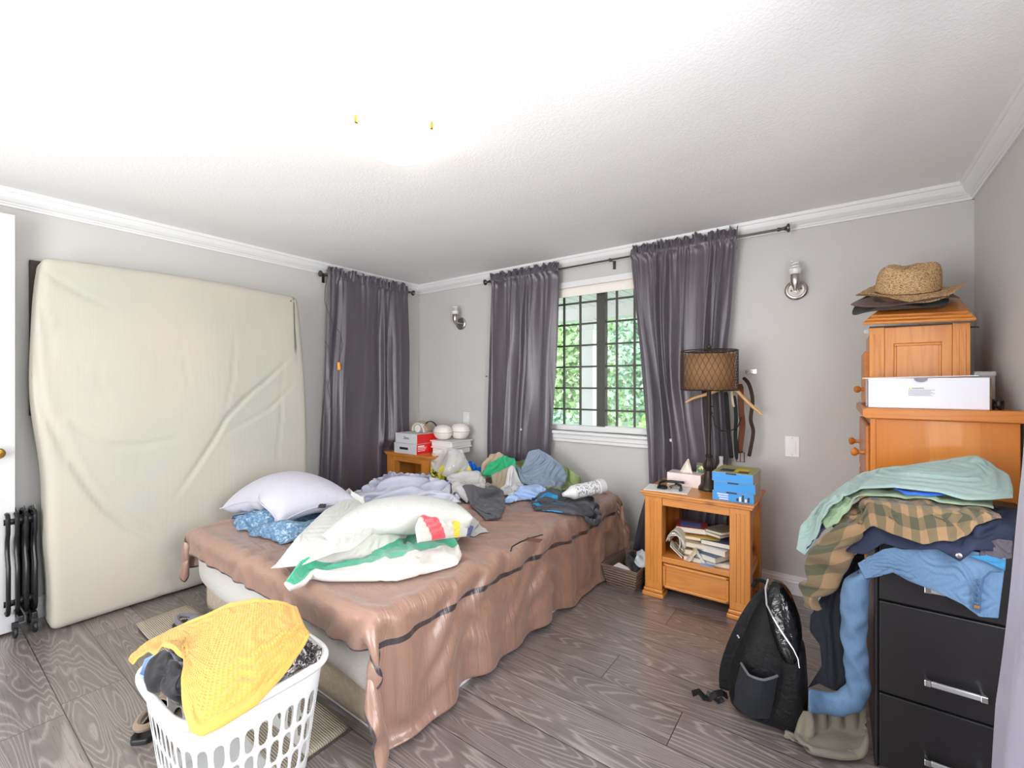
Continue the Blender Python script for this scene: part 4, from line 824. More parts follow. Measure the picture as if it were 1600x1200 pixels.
# blue-grey shirt standing in a stiff heap
heap('shirt', ([(826, 706, -.30), (843, 704, -.29), (862, 716, -.28), (878, 728, -.27), (886, 742, -.27)], [(886, 742, -.27), (882, 758, .50), (872, 768, .48)], [(806, 745, -.46), (820, 762, .48), (842, 768, .475), (872, 768, .48)], [(826, 706, -.30), (818, 726, -.36), (806, 745, -.46)]), '8796a9', 'stiff blue-grey shirt standing in a peak against the wall', 'shirt', (1.1, 1.1), .04, .02, 28, (60, 64), pinb=.6, pini=.02, nscale=26, keep=.03, grav=.0002)
heap('shirt', ([(856, 766, .50), (862, 760, .52), (876, 762, .52), (884, 766, .50)], [(884, 766, .50), (882, 774, .48)], [(856, 772, .48), (870, 776, .48), (882, 774, .48)], [(856, 766, .50), (856, 772, .48)]), '7d9a52', 'leaf green shirt rolled up at the foot of the stiff blue-grey shirt', 'shirt', (1.4, 1.4), .02, .008, 29, (22, 26))
heap('light_blue_cloth', ([(790, 778, .48), (812, 766, .50), (835, 764, .50), (853, 770, .49)], [(853, 770, .49), (854, 778, .475)], [(788, 787, .47), (815, 781, .47), (854, 778, .475)], [(790, 778, .48), (788, 787, .47)]), 'a5bfe8', 'light blue cloth lying flat above the drawstring and the small brown patch', 'cloth', (1.25, 1.4), .02, .008, 30, (26, 44))
heap('dark_grey_cloth', ([(722, 778, .49), (745, 772, .50), (768, 766, .50), (786, 770, .49)], [(786, 770, .49), (790, 785, .475), (785, 802, .47)], [(748, 802, .475), (762, 815, .468), (776, 809, .468), (785, 802, .47)], [(722, 778, .49), (735, 788, .48), (748, 802, .475)]), '56565b', 'charcoal grey cloth spread beside the tip of the long cream pillow', 'cloth', (1.12, 1.15), .025, .010, 31, (36, 40), nscale=20)
jm = Mt('dark_jacket_blue_trim'); uvn = jm.node('UVMap', uv_map='uv'); us = jm.node('SeparateXYZ'); jm.link(uvn.outputs[0], us.inputs[0]); co = jm.coord()
tr_ = jm.math('MULTIPLY', jm.math('LESS_THAN', jm.math('ABSOLUTE', jm.math('SUBTRACT', jm.math('MODULO', us.outputs[1], .42), .2)), .055), jm.math('LESS_THAN', us.outputs[0], .40)); jm.base(jm.mix(tr_, '4a4a50', '2a93c9')); jm.set(Roughness=.7); jm.bump(jm.noise(co, 40, 4, .6), .3, .004)
heap('jacket', ([(832, 778, .49), (856, 770, .50), (880, 766, .52), (905, 768, .50), (925, 776, .49)], [(925, 776, .49), (934, 790, .47), (939, 806, .462), (930, 815, .46)], [(836, 795, .47), (866, 800, .47), (892, 803, .47), (912, 803, .465), (930, 815, .46)], [(832, 778, .49), (830, 786, .48), (836, 795, .47)]), '', 'dark grey jacket with bright blue trim lying at the edge of the bed', 'jacket', (1.25, 1.3), .02, .012, 32, (36, 64), mat=jm.m)
# white canister lying on the clothes by the wall
ct = thing('bottle', (2.0, -.3, .5), 'white plastic bottle with printed label lying on the jacket by the wall', 'bottle')
pa, pb = onz(884, 772, .535), onz(942, 759, .56); ax = Vector(pb-pa); L0 = ax.length; q = Vector((0, 0, 1)).rotation_difference(ax.normalized()).to_matrix().to_4x4(); b = MB(); b.M = Matrix.Translation(Vector(pa)) @ q
R = .043; b.lathe([(.012, -.02), (.018, -.0), (.03, .03), (R-.002, .045), (R, .055), (R, L0-.05), (R-.003, L0-.046)], 28); b.build('bottle_body', M_WHITE, ct, smooth=True)
b = MB(); b.M = Matrix.Translation(Vector(pa)) @ q; b.lathe([(R-.002, L0-.045), (R+.003, L0-.042), (R+.003, L0+.0), (R-.004, L0+.008)], 28).build('cap', M_WHITE, ct, smooth=True)
lm_ = Mt('bottle_label'); co = lm_.coord('Object'); br = lm_.node('TexBrick'); lm_.link(co, br.inputs['Vector']); br.inputs['Scale'].default_value = 26; br.inputs['Color1'].default_value = lin('1f2328'); br.inputs['Color2'].default_value = lin('7d8794'); br.inputs['Mortar'].default_value = lin('f0f0ee'); br.inputs['Mortar Size'].default_value = .05
lm_.base(lm_.mix(lm_.math('GREATER_THAN', lm_.noise(co, 60, 1), .52), 'e9ebec', br.outputs[0])); lm_.set(Roughness=.4)
b = MB(); b.M = Matrix.Translation(Vector(pa)) @ q; b.lathe([(R+.0008, .062), (R+.0008, L0-.055)], 28, closed=False).build('label', lm_.m, ct, smooth=True)
# ================================================================== packaging and blue things behind the sheet
clr = Mt('clear_plastic'); clr.base('f4f6f6'); clr.set(Roughness=.12, Alpha=.28); clr.b.inputs['Specular IOR Level'].default_value = .9
cone = thing('plastic_cone', (1.0, -.40, .46), 'clear plastic cone lying open end up among the packaging', 'packaging')
ca = Vector(at((690, 752, -.52))); cb_ = Vector(at((716, 716, -.36))); q = Vector((0, 0, 1)).rotation_difference((cb_-ca).normalized()).to_matrix().to_4x4(); L0 = (cb_-ca).length
b = MB(); b.M = Matrix.Translation(ca) @ q; b.lathe([(.02, 0), (.05, L0*.5), (.105, L0)], 30, closed=False).build('clear_cone', clr.m, cone, smooth=True, solid=.0012)
b = MB(); b.M = Matrix.Translation(ca) @ q; b.tube([(.105*math.cos(a), .105*math.sin(a), L0) for a in np.linspace(0, 2*PI, 40)[:-1]], .002, 6, closed=True).build('rim', clr.m, cone, smooth=True)
pbm = Mt('printed_clear_bag'); co = pbm.coord(); vo = pbm.node('TexVoronoi'); pbm.link(co, vo.inputs['Vector']); vo.inputs['Scale'].default_value = 9; vo.inputs['Randomness'].default_value = .7
sp_ = pbm.math('LESS_THAN', vo.outputs['Distance'], .30); pbm.base(pbm.mix(sp_, 'f0f0f0', 'e8d84a')); pbm.set(Roughness=.25); pbm.link(pbm.math('ADD', .38, pbm.math('MULTIPLY', sp_, .4)), pbm.b.inputs['Alpha'])
heap('plastic_bag', ([(676, 703, -.34), (700, 700, -.32), (722, 702, -.30)], [(722, 702, -.30), (735, 730, -.38), (742, 744, -.44)], [(672, 738, -.52), (700, 750, -.56), (742, 744, -.44)], [(676, 703, -.34), (672, 738, -.52)]), '', 'transparent plastic bag printed with round yellow marks below the white tubs', 'bag', (1.15, 1.15), 0, .015, 41, (26, 30), mat=pbm.m, pinb=.6, grav=.0001, thick=.001, lay=False)
yb = Mt('black_yellow_packaging'); co = yb.coord(); br = yb.node('TexBrick'); yb.link(co, br.inputs['Vector']); br.inputs['Scale'].default_value = 14; br.inputs['Color1'].default_value = lin('141414'); br.inputs['Color2'].default_value = lin('d9d42c'); br.inputs['Mortar'].default_value = lin('141414'); yb.base(br.outputs[0]); yb.set(Roughness=.35)
heap('packaging_strip', ([(674, 732, -.55), (684, 738, -.56), (698, 746, -.56)], [(698, 746, -.56), (700, 752, -.57)], [(673, 742, -.57), (685, 750, -.58), (700, 752, -.57)], [(674, 732, -.55), (673, 742, -.57)]), '', 'black and yellow printed strip at the foot of the clear packaging', 'packaging', (1.1, 1.1), 0, .006, 42, (12, 20), mat=yb.m, pinb=.6, thick=.001, lay=False)
M_BLUEP = plain('blue_plastic', '1873d6', .3)
heap('blue_bag', ([(693, 755, .52), (705, 746, .53), (716, 740, .54)], [(716, 740, .54), (712, 748, .52)], [(694, 758, .5), (704, 754, .5), (712, 748, .52)], [(693, 755, .52), (694, 758, .5)]), '', 'blue plastic wrapper wedged against the off-white shirt', 'wrapper', (1.2, 1.2), .0, .006, 43, (14, 20), mat=M_BLUEP, floor=None, pinb=.6)
heap('blue_glove', ([(731, 722, -.28), (738, 720, -.28), (745, 728, -.28), (752, 730, -.28)], [(752, 730, -.28), (751, 738, -.30)], [(733, 731, -.30), (742, 736, -.30), (751, 738, -.30)], [(731, 722, -.28), (733, 731, -.30)]), '', 'crumpled bright blue plastic piece between the clear cone and the beige trousers', 'wrapper', (1.3, 1.3), .02, .008, 44, (16, 22), mat=M_BLUEP, floor=None, pinb=.6)
# white tubs stacked behind the nightstand boxes
M_TUB = Mt('milky_plastic'); M_TUB.base('ecebea'); M_TUB.set(Roughness=.3)
def slab(name, px0, px1, pyt, pyb, y, dep, m, label, cat, group=None, rz=0, bev=.006, parent=None, up=0):
    a, b_ = ony(px0, (pyt+pyb)/2, y), ony(px1, (pyt+pyb)/2, y); z1 = ony((px0+px1)/2, pyt, y)[2]; z0 = ony((px0+px1)/2, pyb, y)[2]
    w_ = b_[0]-a[0]; c = ((a[0]+b_[0])/2, y+dep/2, (z0+z1)/2)
    t = thing(name, (c[0], c[1], z0), label, cat, group, rz=rz); bb = MB().cb((0, 0, (z1-z0)/2), (w_, dep, z1-z0)); return t, bb, w_, z1-z0
t = thing('storage_tub', (.60, -.17, 0), 'stack-topping white plastic tub by the corner, under the round white cases', 'tub')
tb = MB().box(.505, .735, -.30, -.06, .612, .66); tb.build('tub_body', M_TUB.m, t, bevel=.01)
MB().box(.495, .745, -.31, -.05, .66, .674).build('lid', M_TUB.m, t, bevel=.006)
t2 = thing('storage_tub', (.60, -.17, .674), 'shallower white plastic tub with ribbed rim directly under the round cases', 'tub')
MB().box(.50, .74, -.305, -.055, .674, .715).build('tub_body', M_TUB.m, t2, bevel=.008); MB().box(.49, .75, -.315, -.045, .715, .727).build('lid', M_TUB.m, t2, bevel=.005)
M_CASE = plain('ivory_shell', 'ebe3dd', .45)
def case(x, y, z, r, rz, label):
    t = thing('rounded_case', (x, y, z), label, 'case', rz=rz)
    pr = [(.002, -.8), (.5, -.76), (.85, -.5), (1.0, -.06), (1.0, -.02)]; pt_ = [(1.0, .02), (1.0, .06), (.88, .5), (.55, .74), (.002, .8)]
    for nm, P_ in (('lower_shell', pr), ('upper_shell', pt_)):
        b = MB(); b.M = Matrix.Translation((0, 0, r*.8)) @ Matrix.Diagonal((1.15, .85, 1, 1)); b.lathe([(a*r, c*r) for a, c in P_], 30, closed=False).build(nm, M_CASE, t, world=False, smooth=True, sub=1)
    b = MB(); b.M = Matrix.Translation((0, 0, r*.8)) @ Matrix.Diagonal((1.15, .85, 1, 1)); b.lathe([(r*.97, -.02*r), (r*.97, .02*r)], 30).build('seam', plain('case_seam', '8b807a', .6), t, world=False, smooth=True)
case(.57, -.235, .728, .082, .1, 'round ivory case with a seam, the nearer of the pair on the white tubs')
case(.66, -.115, .728, .088, 0, 'round ivory case half hidden behind its twin on the white tubs, close to the wall')
# boxes on the corner nightstand
M_RED = plain('red_print', 'e2231f', .4); M_GBOX = plain('light_grey_card', 'd4d4d8', .5)
def devbox(z0, z1, x0, x1, y0, y1, label, rz=0):
    t = thing('device_box', ((x0+x1)/2, (y0+y1)/2, z0), label, 'box', rz=rz); X, Y, H = (x1-x0)/2, (y1-y0)/2, z1-z0
    MB().box(-X, X, -Y, Y, 0, H).build('carton', M_GBOX, t, world=False, bevel=.002)
    MB().box(X-.0005, X+.0008, -Y+.002, Y-.002, .002, H-.002).build('red_end_panel', M_RED, t, world=False)
    return t, X, Y, H
t, X, Y, H = devbox(.611, .700, .185, .475, -.455, -.20, 'grey-white device box with a red end and a black slot, lower of the pair', .0)
MB().cb((-.015, -Y-.001, H*.5), (.105, .003, .02)).build('slot_window', M_BLACK, t, world=False, bevel=.001); MB().cb((-.015, -Y-.002, H*.5), (.07, .003, .011)).build('device_bar', plain('dark_grey_metal', '55565a', .3, .8), t, world=False)
wt = plain('white_print', 'ffffff', .5)
for k, (sw, sz) in enumerate(((.075, .010), (.10, .004), (.09, .004), (.08, .004))): MB().cb((X+.0012, -Y+.015+sw/2, H*.78-k*.013), (.001, sw, sz)).build('printed_line', wt, t, world=False)
MB().lathe([(.014, X+.0008), (.014, X+.0014)], 20, (0, Y-.04, H*.35), 'x').build('printed_disc', wt, t, world=False)
t, X, Y, H = devbox(.701, .785, .195, .475, -.45, -.20, 'grey-white device box with a red end and dark lettering, upper of the pair', .0)
text('lettering', 'Zmo', .035, T(-.03, -Y-.0003, H*.42) @ FRONT, M_BLACK, t, world=False)
# tan headset-like bands on top of the boxes
hp = thing('headphones', (.33, -.30, .785), 'tan and cream padded headphones resting on the device boxes', 'headphones')
M_TAN = cloth_mat('tan_padding', 'b5a188', .7); M_CRM = plain('cream_pad', 'e3ddd6', .6)
arc = lambda cx, cy, r, rz, h=1.0: [(cx+r*math.cos(a)*math.cos(rz), cy+r*math.cos(a)*math.sin(rz), .79+r*h*math.sin(a)) for a in np.linspace(.05, PI-.05, 22)]
def strap(pts, w, th, rz, m, name, parent):
    b = MB(); vs = []; n = len(pts); nr = Vector((-math.sin(rz), math.cos(rz), 0))
    for i, p in enumerate(pts):
        p = Vector(p); tt = (Vector(pts[min(i+1, n-1)])-Vector(pts[max(i-1, 0)])).normalized(); q = tt.cross(nr)
        for a, c in ((-w, -th), (w, -th), (w, th), (-w, th)): vs.append(tuple(p+nr*a+q*c))
    fs = [(i*4+k, i*4+(k+1) % 4, (i+1)*4+(k+1) % 4, (i+1)*4+k) for i in range(n-1) for k in range(4)]+[(3, 2, 1, 0), ((n-1)*4, (n-1)*4+1, (n-1)*4+2, (n-1)*4+3)]
    return b.add(vs, fs).build(name, m, parent, bevel=min(th, w)*.6, smooth=True)
strap(arc(.31, -.25, .10, .15, .85), .026, .006, .15, M_TAN, 'headband', hp); strap(arc(.36, -.32, .085, -.1, .9), .018, .006, -.1, M_CRM, 'inner_band', hp)
strap(arc(.42, -.24, .07, .3, 1.3), .009, .004, .3, M_BLACK, 'adjuster', hp)
b = MB(); b.M = T(.36, -.33, .822); b.lathe([(.012, -.014), (.034, -.012), (.036, .0), (.034, .012), (.012, .014)], 24, axis='y').build('ear_cup', M_CRM, hp, smooth=True)
b = MB(); b.M = T(.44, -.33, .818); b.lathe([(.012, -.012), (.03, -.01), (.032, .0), (.03, .01), (.012, .012)], 24, axis='y').build('ear_cup', M_TAN, hp, smooth=True)
# books in the corner nightstand
def book(name, c, d, rot, mcov, label, cat='book', group=None, thick_pages=True):
    t = thing(name, c, label, cat, group, rot=rot); X, Y, Z = d[0]/2, d[1]/2, d[2]
    MB().box(-X, X, -Y, Y, 0, .002).box(-X, X, -Y, Y, Z-.002, Z).box(-X, -X+.002, -Y, Y, 0, Z).build('cover', mcov, t, world=False)
    MB().box(-X+.002, X-.004, -Y+.003, Y-.003, .002, Z-.002).build('pages', M_PAGE, t, world=False)
    return t
pg = Mt('book_pages'); co = pg.coord('Object', (1, 1, 900)); pg.base(pg.mix(pg.noise(co, 3, 1), 'e9e3d6', 'cfc6b5')); pg.set(Roughness=.9); M_PAGE = pg.m
cv = lambda n, h: plain(n, h, .45)
book('book', (.27, -.36, .245), (.15, .20, .12), (0, .0, .1), cv('tan_cover', 'b49a7a'), 'thick tan book on the shelf of the corner nightstand')
book('book', (.27, -.37, .366), (.16, .2, .03), (0, -.35, .1), cv('pale_green_cover', 'b8bda8'), 'pale green book leaning on the thick tan one in the corner nightstand')
book('book', (.42, -.36, .25), (.14, .2, .13), (0, 0, 0), cv('blue_cover', '38618c'), 'blue book on the shelf of the corner nightstand')
# ================================================================== table lamp with the wicker shade
lp = thing('table_lamp', (2.76, -.25, .60), 'bronze table lamp with a brown drum shade in diamond lattice on the nightstand', 'lamp')
lx_, ly_ = 2.765, -.285
MB().lathe([(0.0555, .600), (0.0577, .606), (0.0562, .618), (0.0459, .630), (0.0429, .640), (0.0296, .655), (0.0252, .685), (0.0222, .70), (0.0192, .712), (0.0252, .722), (0.0311, .742), (0.0296, .765), (0.0192, .785), (0.0163, .79), (0.0200, .796), (0.0200, .802), (0.0104, .81), (0.0089, .82)], 36, (lx_, ly_, 0)).build('base', M_BRONZE, lp, smooth=True)
for k in range(16):
    a = k*PI/8; MB_ = MB().tube([(lx_+r*math.cos(a), ly_+r*math.sin(a), z) for r, z in ((0.0222, .718), (0.0303, .732), (0.0318, .75), (0.0281, .772), (0.0192, .785))], .0035, 6)
    if k == 0: rb_ = MB_
    else: b0 = len(rb_.v); rb_.v += MB_.v; rb_.f += [tuple(i+b0 for i in f) for f in MB_.f]; rb_.mi += MB_.mi
o = rb_.build('fluting', M_BRONZE, lp, smooth=True)
MB().lathe([(.0118, .80), (.0118, 1.24), (.014, 1.245), (.014, 1.30), (.004, 1.31), (.004, 1.425)], 16, (lx_, ly_, 0)).build('pole', M_BRONZE, lp, smooth=True)
for z, x in ((1.085, .016), (1.045, .018)): MB().tube([(lx_, ly_, z), (lx_+x, ly_-.004, z), (lx_+x+.006, ly_-.004, z)], [.003, .003, .006], 8).build('pull_switch', M_BRONZE, lp, smooth=True)
SR, SZ0, SZ1 = .152, 1.178, 1.405
wk = Mt('brown_woven_shade'); co = wk.coord('Object', (60, 60, 6)); wk.base(wk.mix(wk.noise(co, 2, 4), '805a3a', 'a67e56')); wk.set(Roughness=.8); wk.bump(wk.noise(co, 3, 3), .3, .002)
MB().lathe([(SR-.020, SZ0+.004), (SR-.020, SZ1-.022)], 48, (lx_, ly_, 0), closed=False).build('shade', wk.m, lp, smooth=True, solid=.002)
b = MB(); N_ = 30; tw = 2*PI/N_*3.4
for s_ in (1, -1):
    for k in range(N_):
        a = 2*PI*k/N_; b.tube([(lx_+SR*math.cos(a+s_*tw*q), ly_+SR*math.sin(a+s_*tw*q), SZ0+(SZ1-SZ0)*q) for q in np.linspace(0, 1, 9)], .0013, 4, caps=False)
b.build('lattice', plain('lattice_bronze', '5a4432', .5, .4), lp)
for z in (SZ0, SZ1): MB().tube([(lx_+SR*math.cos(a), ly_+SR*math.sin(a), z) for a in np.linspace(0, 2*PI, 60)[:-1]], .0035, 6, closed=True).build('ring', M_BRONZE, lp, smooth=True)
MB().tube([(lx_-SR, ly_, SZ1-.004), (lx_, ly_, SZ1+.005), (lx_+SR, ly_, SZ1-.004)], .0025, 6).tube([(lx_, ly_-SR, SZ1-.004), (lx_, ly_, SZ1+.005), (lx_, ly_+SR, SZ1-.004)], .0025, 6).build('spider', M_BRONZE, lp)
MB().lathe([(.002, 1.41), (.010, 1.42), (.013, 1.432), (.008, 1.444), (.002, 1.448)], 14, (lx_, ly_, 0)).build('finial', M_BRONZE, lp, smooth=True)
MB().tube([(lx_+.01, ly_, 1.05), (lx_+.025, ly_-.005, 1.02), (lx_+.03, ly_, .98), (lx_+.06, ly_+.02, .945), (lx_+.10, ly_+.05, .94), (lx_+.14, ly_+.08, .97), (lx_+.15, ly_+.12, 1.02)], .0035, 8).build('cable', M_CORD, lp, smooth=True)
# ------------------------------------------------------------------ on the nightstand
nz = .60
tb_ = thing('tissue_box', (2.62, -.28, nz), 'pale pink tissue box with one tissue standing up', 'tissue box', rz=-.02)
M_PINK = plain('pale_pink_card', 'e9d9d5', .6)
MB().box(-.098, .098, -.055, .055, 0, .078).build('box_body', M_PINK, tb_, world=False, bevel=.002)
tsm = plain('tissue', 'efe4d6', .9)
P0 = np.zeros((16, 18, 3)); 
for i in range(16):
    for j in range(18):
        v_ = i/15; u_ = j/17*2-1; P0[i, j] = (u_*.042*(1-v_*.93)+.012*v_+.005*math.sin(u_*6), .012*math.sin(u_*5+v_*3)*(1-v_*.5), .076+v_*.085-.018*u_*v_*(1-v_))
o = link('tissue', grid_mesh('tissue', P0), tsm, tb_, world=False, smooth=True); mods(o, solid=.0008, sub=1)
tb_.location = (2.625, -.235, nz)
pm = thing('paper_sheet', (2.57, -.42, nz), 'white paper sheet near the front edge of the nightstand', 'paper', rz=.12)
MB().box(-.12, .12, -.085, .085, .0005, .0035).build('sheet', M_PAPER, pm, world=False)
pm.location = (2.565, -.405, nz)
gd = thing('eyeglass_frame_tool', (2.58, -.40, nz+.004), 'black spectacles-like gadget with curved arms on the white paper', 'gadget', rz=.2)
gd.name = 'headset'; gd['label'] = 'black headset with curved arms lying on the white paper sheet'; gd['category'] = 'headset'
gd.location = (2.585, -.395, nz+.0045)
b = MB(); b.tube([(-.07, -.05, .008), (-.065, -.01, .03), (-.04, .03, .034), (0, .035, .036), (.05, .03, .034)], .007, 8).build('band', M_BLACK, gd, world=False, smooth=True)
MB().cb((.0, .042, .032), (.135, .012, .014)).build('bar', plain('grey_bar', '2b2a2c', .3), gd, world=False, bevel=.003)
MB().tube([(.02, .03, .02), (.05, .0, .022), (.055, -.04, .008), (.05, -.06, .008)], .008, 8).build('arm', M_BLACK, gd, world=False, smooth=True)
MB().lathe([(.008, .0), (.024, .002), (.026, .012), (.018, .02), (.006, .022)], 18, (-.045, -.02, 0)).build('ear_pad', M_BLACK, gd, world=False, smooth=True)
MB().tube([(-.01, -.03, .006), (.0, -.005, .014), (.03, .01, .018)], .009, 8).build('chrome_joint', M_CHROME, gd, world=False, smooth=True)
# three blue boxes
M_BLU = plain('bright_blue_card', '2f93dc', .4); M_YEL = plain('yellow_print', 'e7c62e', .5); M_GRN = plain('olive_print', 'a3a56a', .5); M_NAVY = plain('navy_print', '2b3556', .5)
def bbox(z0, h, dx, rz, label, top=False, art=False):
    t = thing('blue_box', (2.925+dx, -.365, z0), label, 'box', rz=rz); X, Y = .098, .125
    MB().box(-X, X, -Y, Y, 0, h).build('carton', M_GREYC if not art else M_GREYC, t, world=False, bevel=.0015)
    MB().box(-X+.001, X-.001, -Y-.0008, -Y+.0005, .001, h-.001).build('front_face', M_BLU, t, world=False)
    MB().box(-.03, .02, -Y-.0015, -Y-.0002, h-.008, h-.0005).build('tuck_tab', plain('navy_tab', '22304e', .6), t, world=False)
    if top:
        MB().box(-X+.004, X-.004, -Y+.004, Y-.004, h-.0005, h+.0006).build('lid_print', M_GRN, t, world=False)
        MB().box(-.07, -.005, -.08, .0, h+.0005, h+.001).build('printed_panel', M_NAVY, t, world=False); MB().box(.0, .06, -.07, .03, h+.0005, h+.001).build('printed_panel', M_YEL, t, world=False); MB().box(.02, .07, -.1, -.04, h+.001, h+.0014).build('printed_panel', plain('brown_print', '5a4a38', .5), t, world=False)
    if art:
        for k in range(3): MB().box(-.075+.005*k, -.02, -Y-.0016, -Y-.0002, .030-k*.012, .037-k*.012).build('printed_line', plain('pale_print', 'c9d3ee', .5), t, world=False)
        for k in range(5): MB().box(.018+k*.013, .027+k*.013, -Y-.0016, -Y-.0002, .006, .012+.028*((k*7) % 3+1)/3).build('printed_bar', M_PAPER if k % 2 else M_BLACK, t, world=False)
    return t
M_GREYC = plain('grey_card', 'bdb9ae', .6)
bbox(nz, .048, .0, .0, 'blue box with pale printing and striped figures, bottom of the stack by the lamp', art=True)
bbox(nz+.0485, .050, .003, .03, 'plain blue box in the middle of the stack by the lamp')
bbox(nz+.0992, .048, -.001, -.01, 'blue box with a yellow and olive printed lid, topmost by the lamp', top=True)
# juice cartons behind the lamp
jc = Mt('fruit_print'); co = jc.coord(); jc.base(jc.ramp(jc.noise(co, 30, 2), [(.4, '2f6d5b'), (.5, 'd9cf5a'), (.6, 'f0ece0')], 'CONSTANT')); jc.set(Roughness=.35)
t = thing('drink_carton', (2.70, -.17, nz), 'small printed drink carton standing behind the lamp base', 'carton'); MB().box(2.675, 2.715, -.20, -.16, nz, nz+.12).build('carton_body', jc.m, t, bevel=.003); MB().box(2.673, 2.717, -.183, -.177, nz+.12, nz+.135).build('gable', plain('pewter_foil', '5f5850', .4), t)
t = thing('bottle', (2.80, -.13, nz), 'slim white bottle half hidden behind the lamp base', 'bottle'); MB().lathe([(.024, nz), (.026, nz+.01), (.026, nz+.11), (.010, nz+.135), (.010, nz+.16)], 20, (2.80, -.13, 0)).build('bottle_body', M_WHITE, t, smooth=True); MB().lathe([(.012, nz+.16), (.012, nz+.178)], 16, (2.80, -.13, 0)).build('cap', M_WHITE, t, smooth=True)
# ------------------------------------------------------------------ shelf contents
def bk(px, py, z, d, rot, colr, label, name='book'):
    p = onz(px, py, z); return book(name, tuple(p), d, rot, cv(name+'_cover_'+colr, colr), label)
SZ = .236
rs = np.random.RandomState(4)
specs = [  # x, y, z, (w, d, t), (rx, ry, rz), colour, label
    (2.80, -.37, SZ, (.26, .20, .014), (0, 0, .05), 'dfdcd6', 'white magazine at the bottom of the pile on the nightstand shelf'),
    (2.82, -.38, SZ+.016, (.17, .22, .022), (0, -.05, -.45), '5c6b84', 'slate blue paperback low in the pile on the nightstand shelf'),
    (2.84, -.35, SZ+.040, (.17, .22, .020), (0, -.03, -.30), 'e4e2e0', 'white paperback above the slate blue one on the nightstand shelf'),
    (2.85, -.34, SZ+.062, (.16, .20, .018), (0, -.05, -.2), '43546f', 'dark blue book in the middle of the shelf pile'),
    (2.70, -.37, SZ+.018, (.15, .19, .020), (0, .12, .5), 'a98f6b', 'tan booklet slanting beside the curled papers'),
    (2.72, -.36, SZ+.045, (.15, .19, .018), (0, .1, .35), 'c3b59a', 'cream paperback lying on the tan booklet'),
    (2.74, -.34, SZ+.068, (.20, .16, .012), (0, .0, .1), 'd9b85c', 'mustard yellow folder under the red and blue book'),
    (2.68, -.33, SZ+.086, (.17, .14, .022), (0, .02, .25), 'a33a3c', 'red book with a blue picture on its cover, topmost on the shelf'),
    (2.83, -.30, SZ+.090, (.16, .20, .010), (0, -.04, -.5), 'c8bda8', 'beige envelope on top of the shelf pile'),
    (2.87, -.33, SZ+.104, (.12, .20, .010), (0, -.1, -.6), '8f8673', 'grey-brown card folder leaning on the beige envelope'),
]
for x, y, z, d, rt, c_, lb in specs: t = book('book', (x, y, SZ+(z-SZ)*1.5), (d[0], d[1], d[2]*1.45), rt, cv('book_cover_'+c_, c_), lb)
t = [o for o in bpy.data.objects if o.get('label', '').startswith('red book with')][0]
MB().box(-.06, .05, -.05, .04, .0318, .0326).build('cover_picture', plain('sky_picture', '5b74b5', .4), t, world=False)
t = thing('card', (2.80, -.485, SZ+.001), 'small blue and white card at the front of the nightstand shelf', 'card', rz=.1); MB().box(-.035, .035, -.02, .02, 0, .0015).build('card_face', plain('card_blue', '9fb2cf', .5), t, world=False)
# open curled papers at the left
pw_ = thing('curled_papers', (2.615, -.41, SZ), 'cream papers rolled open at the front of the shelf, beside the table leg', 'papers')
for k in range(4):
    P0 = np.zeros((10, 16, 3))
    for i in range(10):
        for j in range(16):
            a = -1.3+j/15*3.4; r_ = .052+.004*k+.012*math.sin(j*.4+k); P0[i, j] = (2.61+.010*k+r_*math.cos(a+.9)*.7, -.48+i/9*.15+.008*math.sin(j*.5), SZ+.07+r_*math.sin(a+.9)*1.25)
    P0[..., 2] = np.maximum(P0[..., 2], SZ+.002)
    o = link('paper_leaf', grid_mesh('paper_leaf', P0), M_PAGE if k % 2 else M_PAPER, pw_, smooth=True); mods(o, solid=.0012)
for k in range(5):
    x = 2.66+.018*k; lb = ['dog-eared cream paper sheaf leaning behind the curled papers', 'white printed leaflet fanned open in front of the shelf pile', 'brown-edged leaflet fanned beside the white one', 'pale leaflet standing tilted against the tan booklet', 'grey folded leaflet, last of the fan'][k]
    t = thing('leaflet', (x, -.46+.008*k, SZ+.003), lb, 'leaflet', 'fanned leaflets on the shelf', rot=(0, .75-.03*k, .25+.1*k)); MB().box(-.085, .0, -.01, .11, 0, .003).build('sheets', (M_PAPER, M_PAGE, plain('kraft', 'b49a78', .8), M_PAPER, plain('grey_leaf', 'b6b8bd', .8))[k], t, world=False)
t = thing('book', (2.74, -.475, SZ+.012), 'open paperback standing like a tent at the front of the shelf', 'book', rot=(0, 0, .35))
for s_, cc_ in ((-1, 'd9c6a5'), (1, 'b9bcc8')):
    b = MB(); b.M = Matrix.Translation((0, 0, .065)) @ Matrix.Rotation(s_*.95, 4, 'Y'); b.box(0 if s_ > 0 else -.085, .085 if s_ > 0 else 0, -.02, .10, -.004, .0).build('cover', cv('tent_cover_'+cc_, cc_), t, world=False)
    b = MB(); b.M = Matrix.Translation((0, 0, .065)) @ Matrix.Rotation(s_*.95, 4, 'Y'); b.box(.004 if s_ > 0 else -.081, .081 if s_ > 0 else -.004, -.017, .097, -.013, -.004).build('pages', M_PAGE, t, world=False)
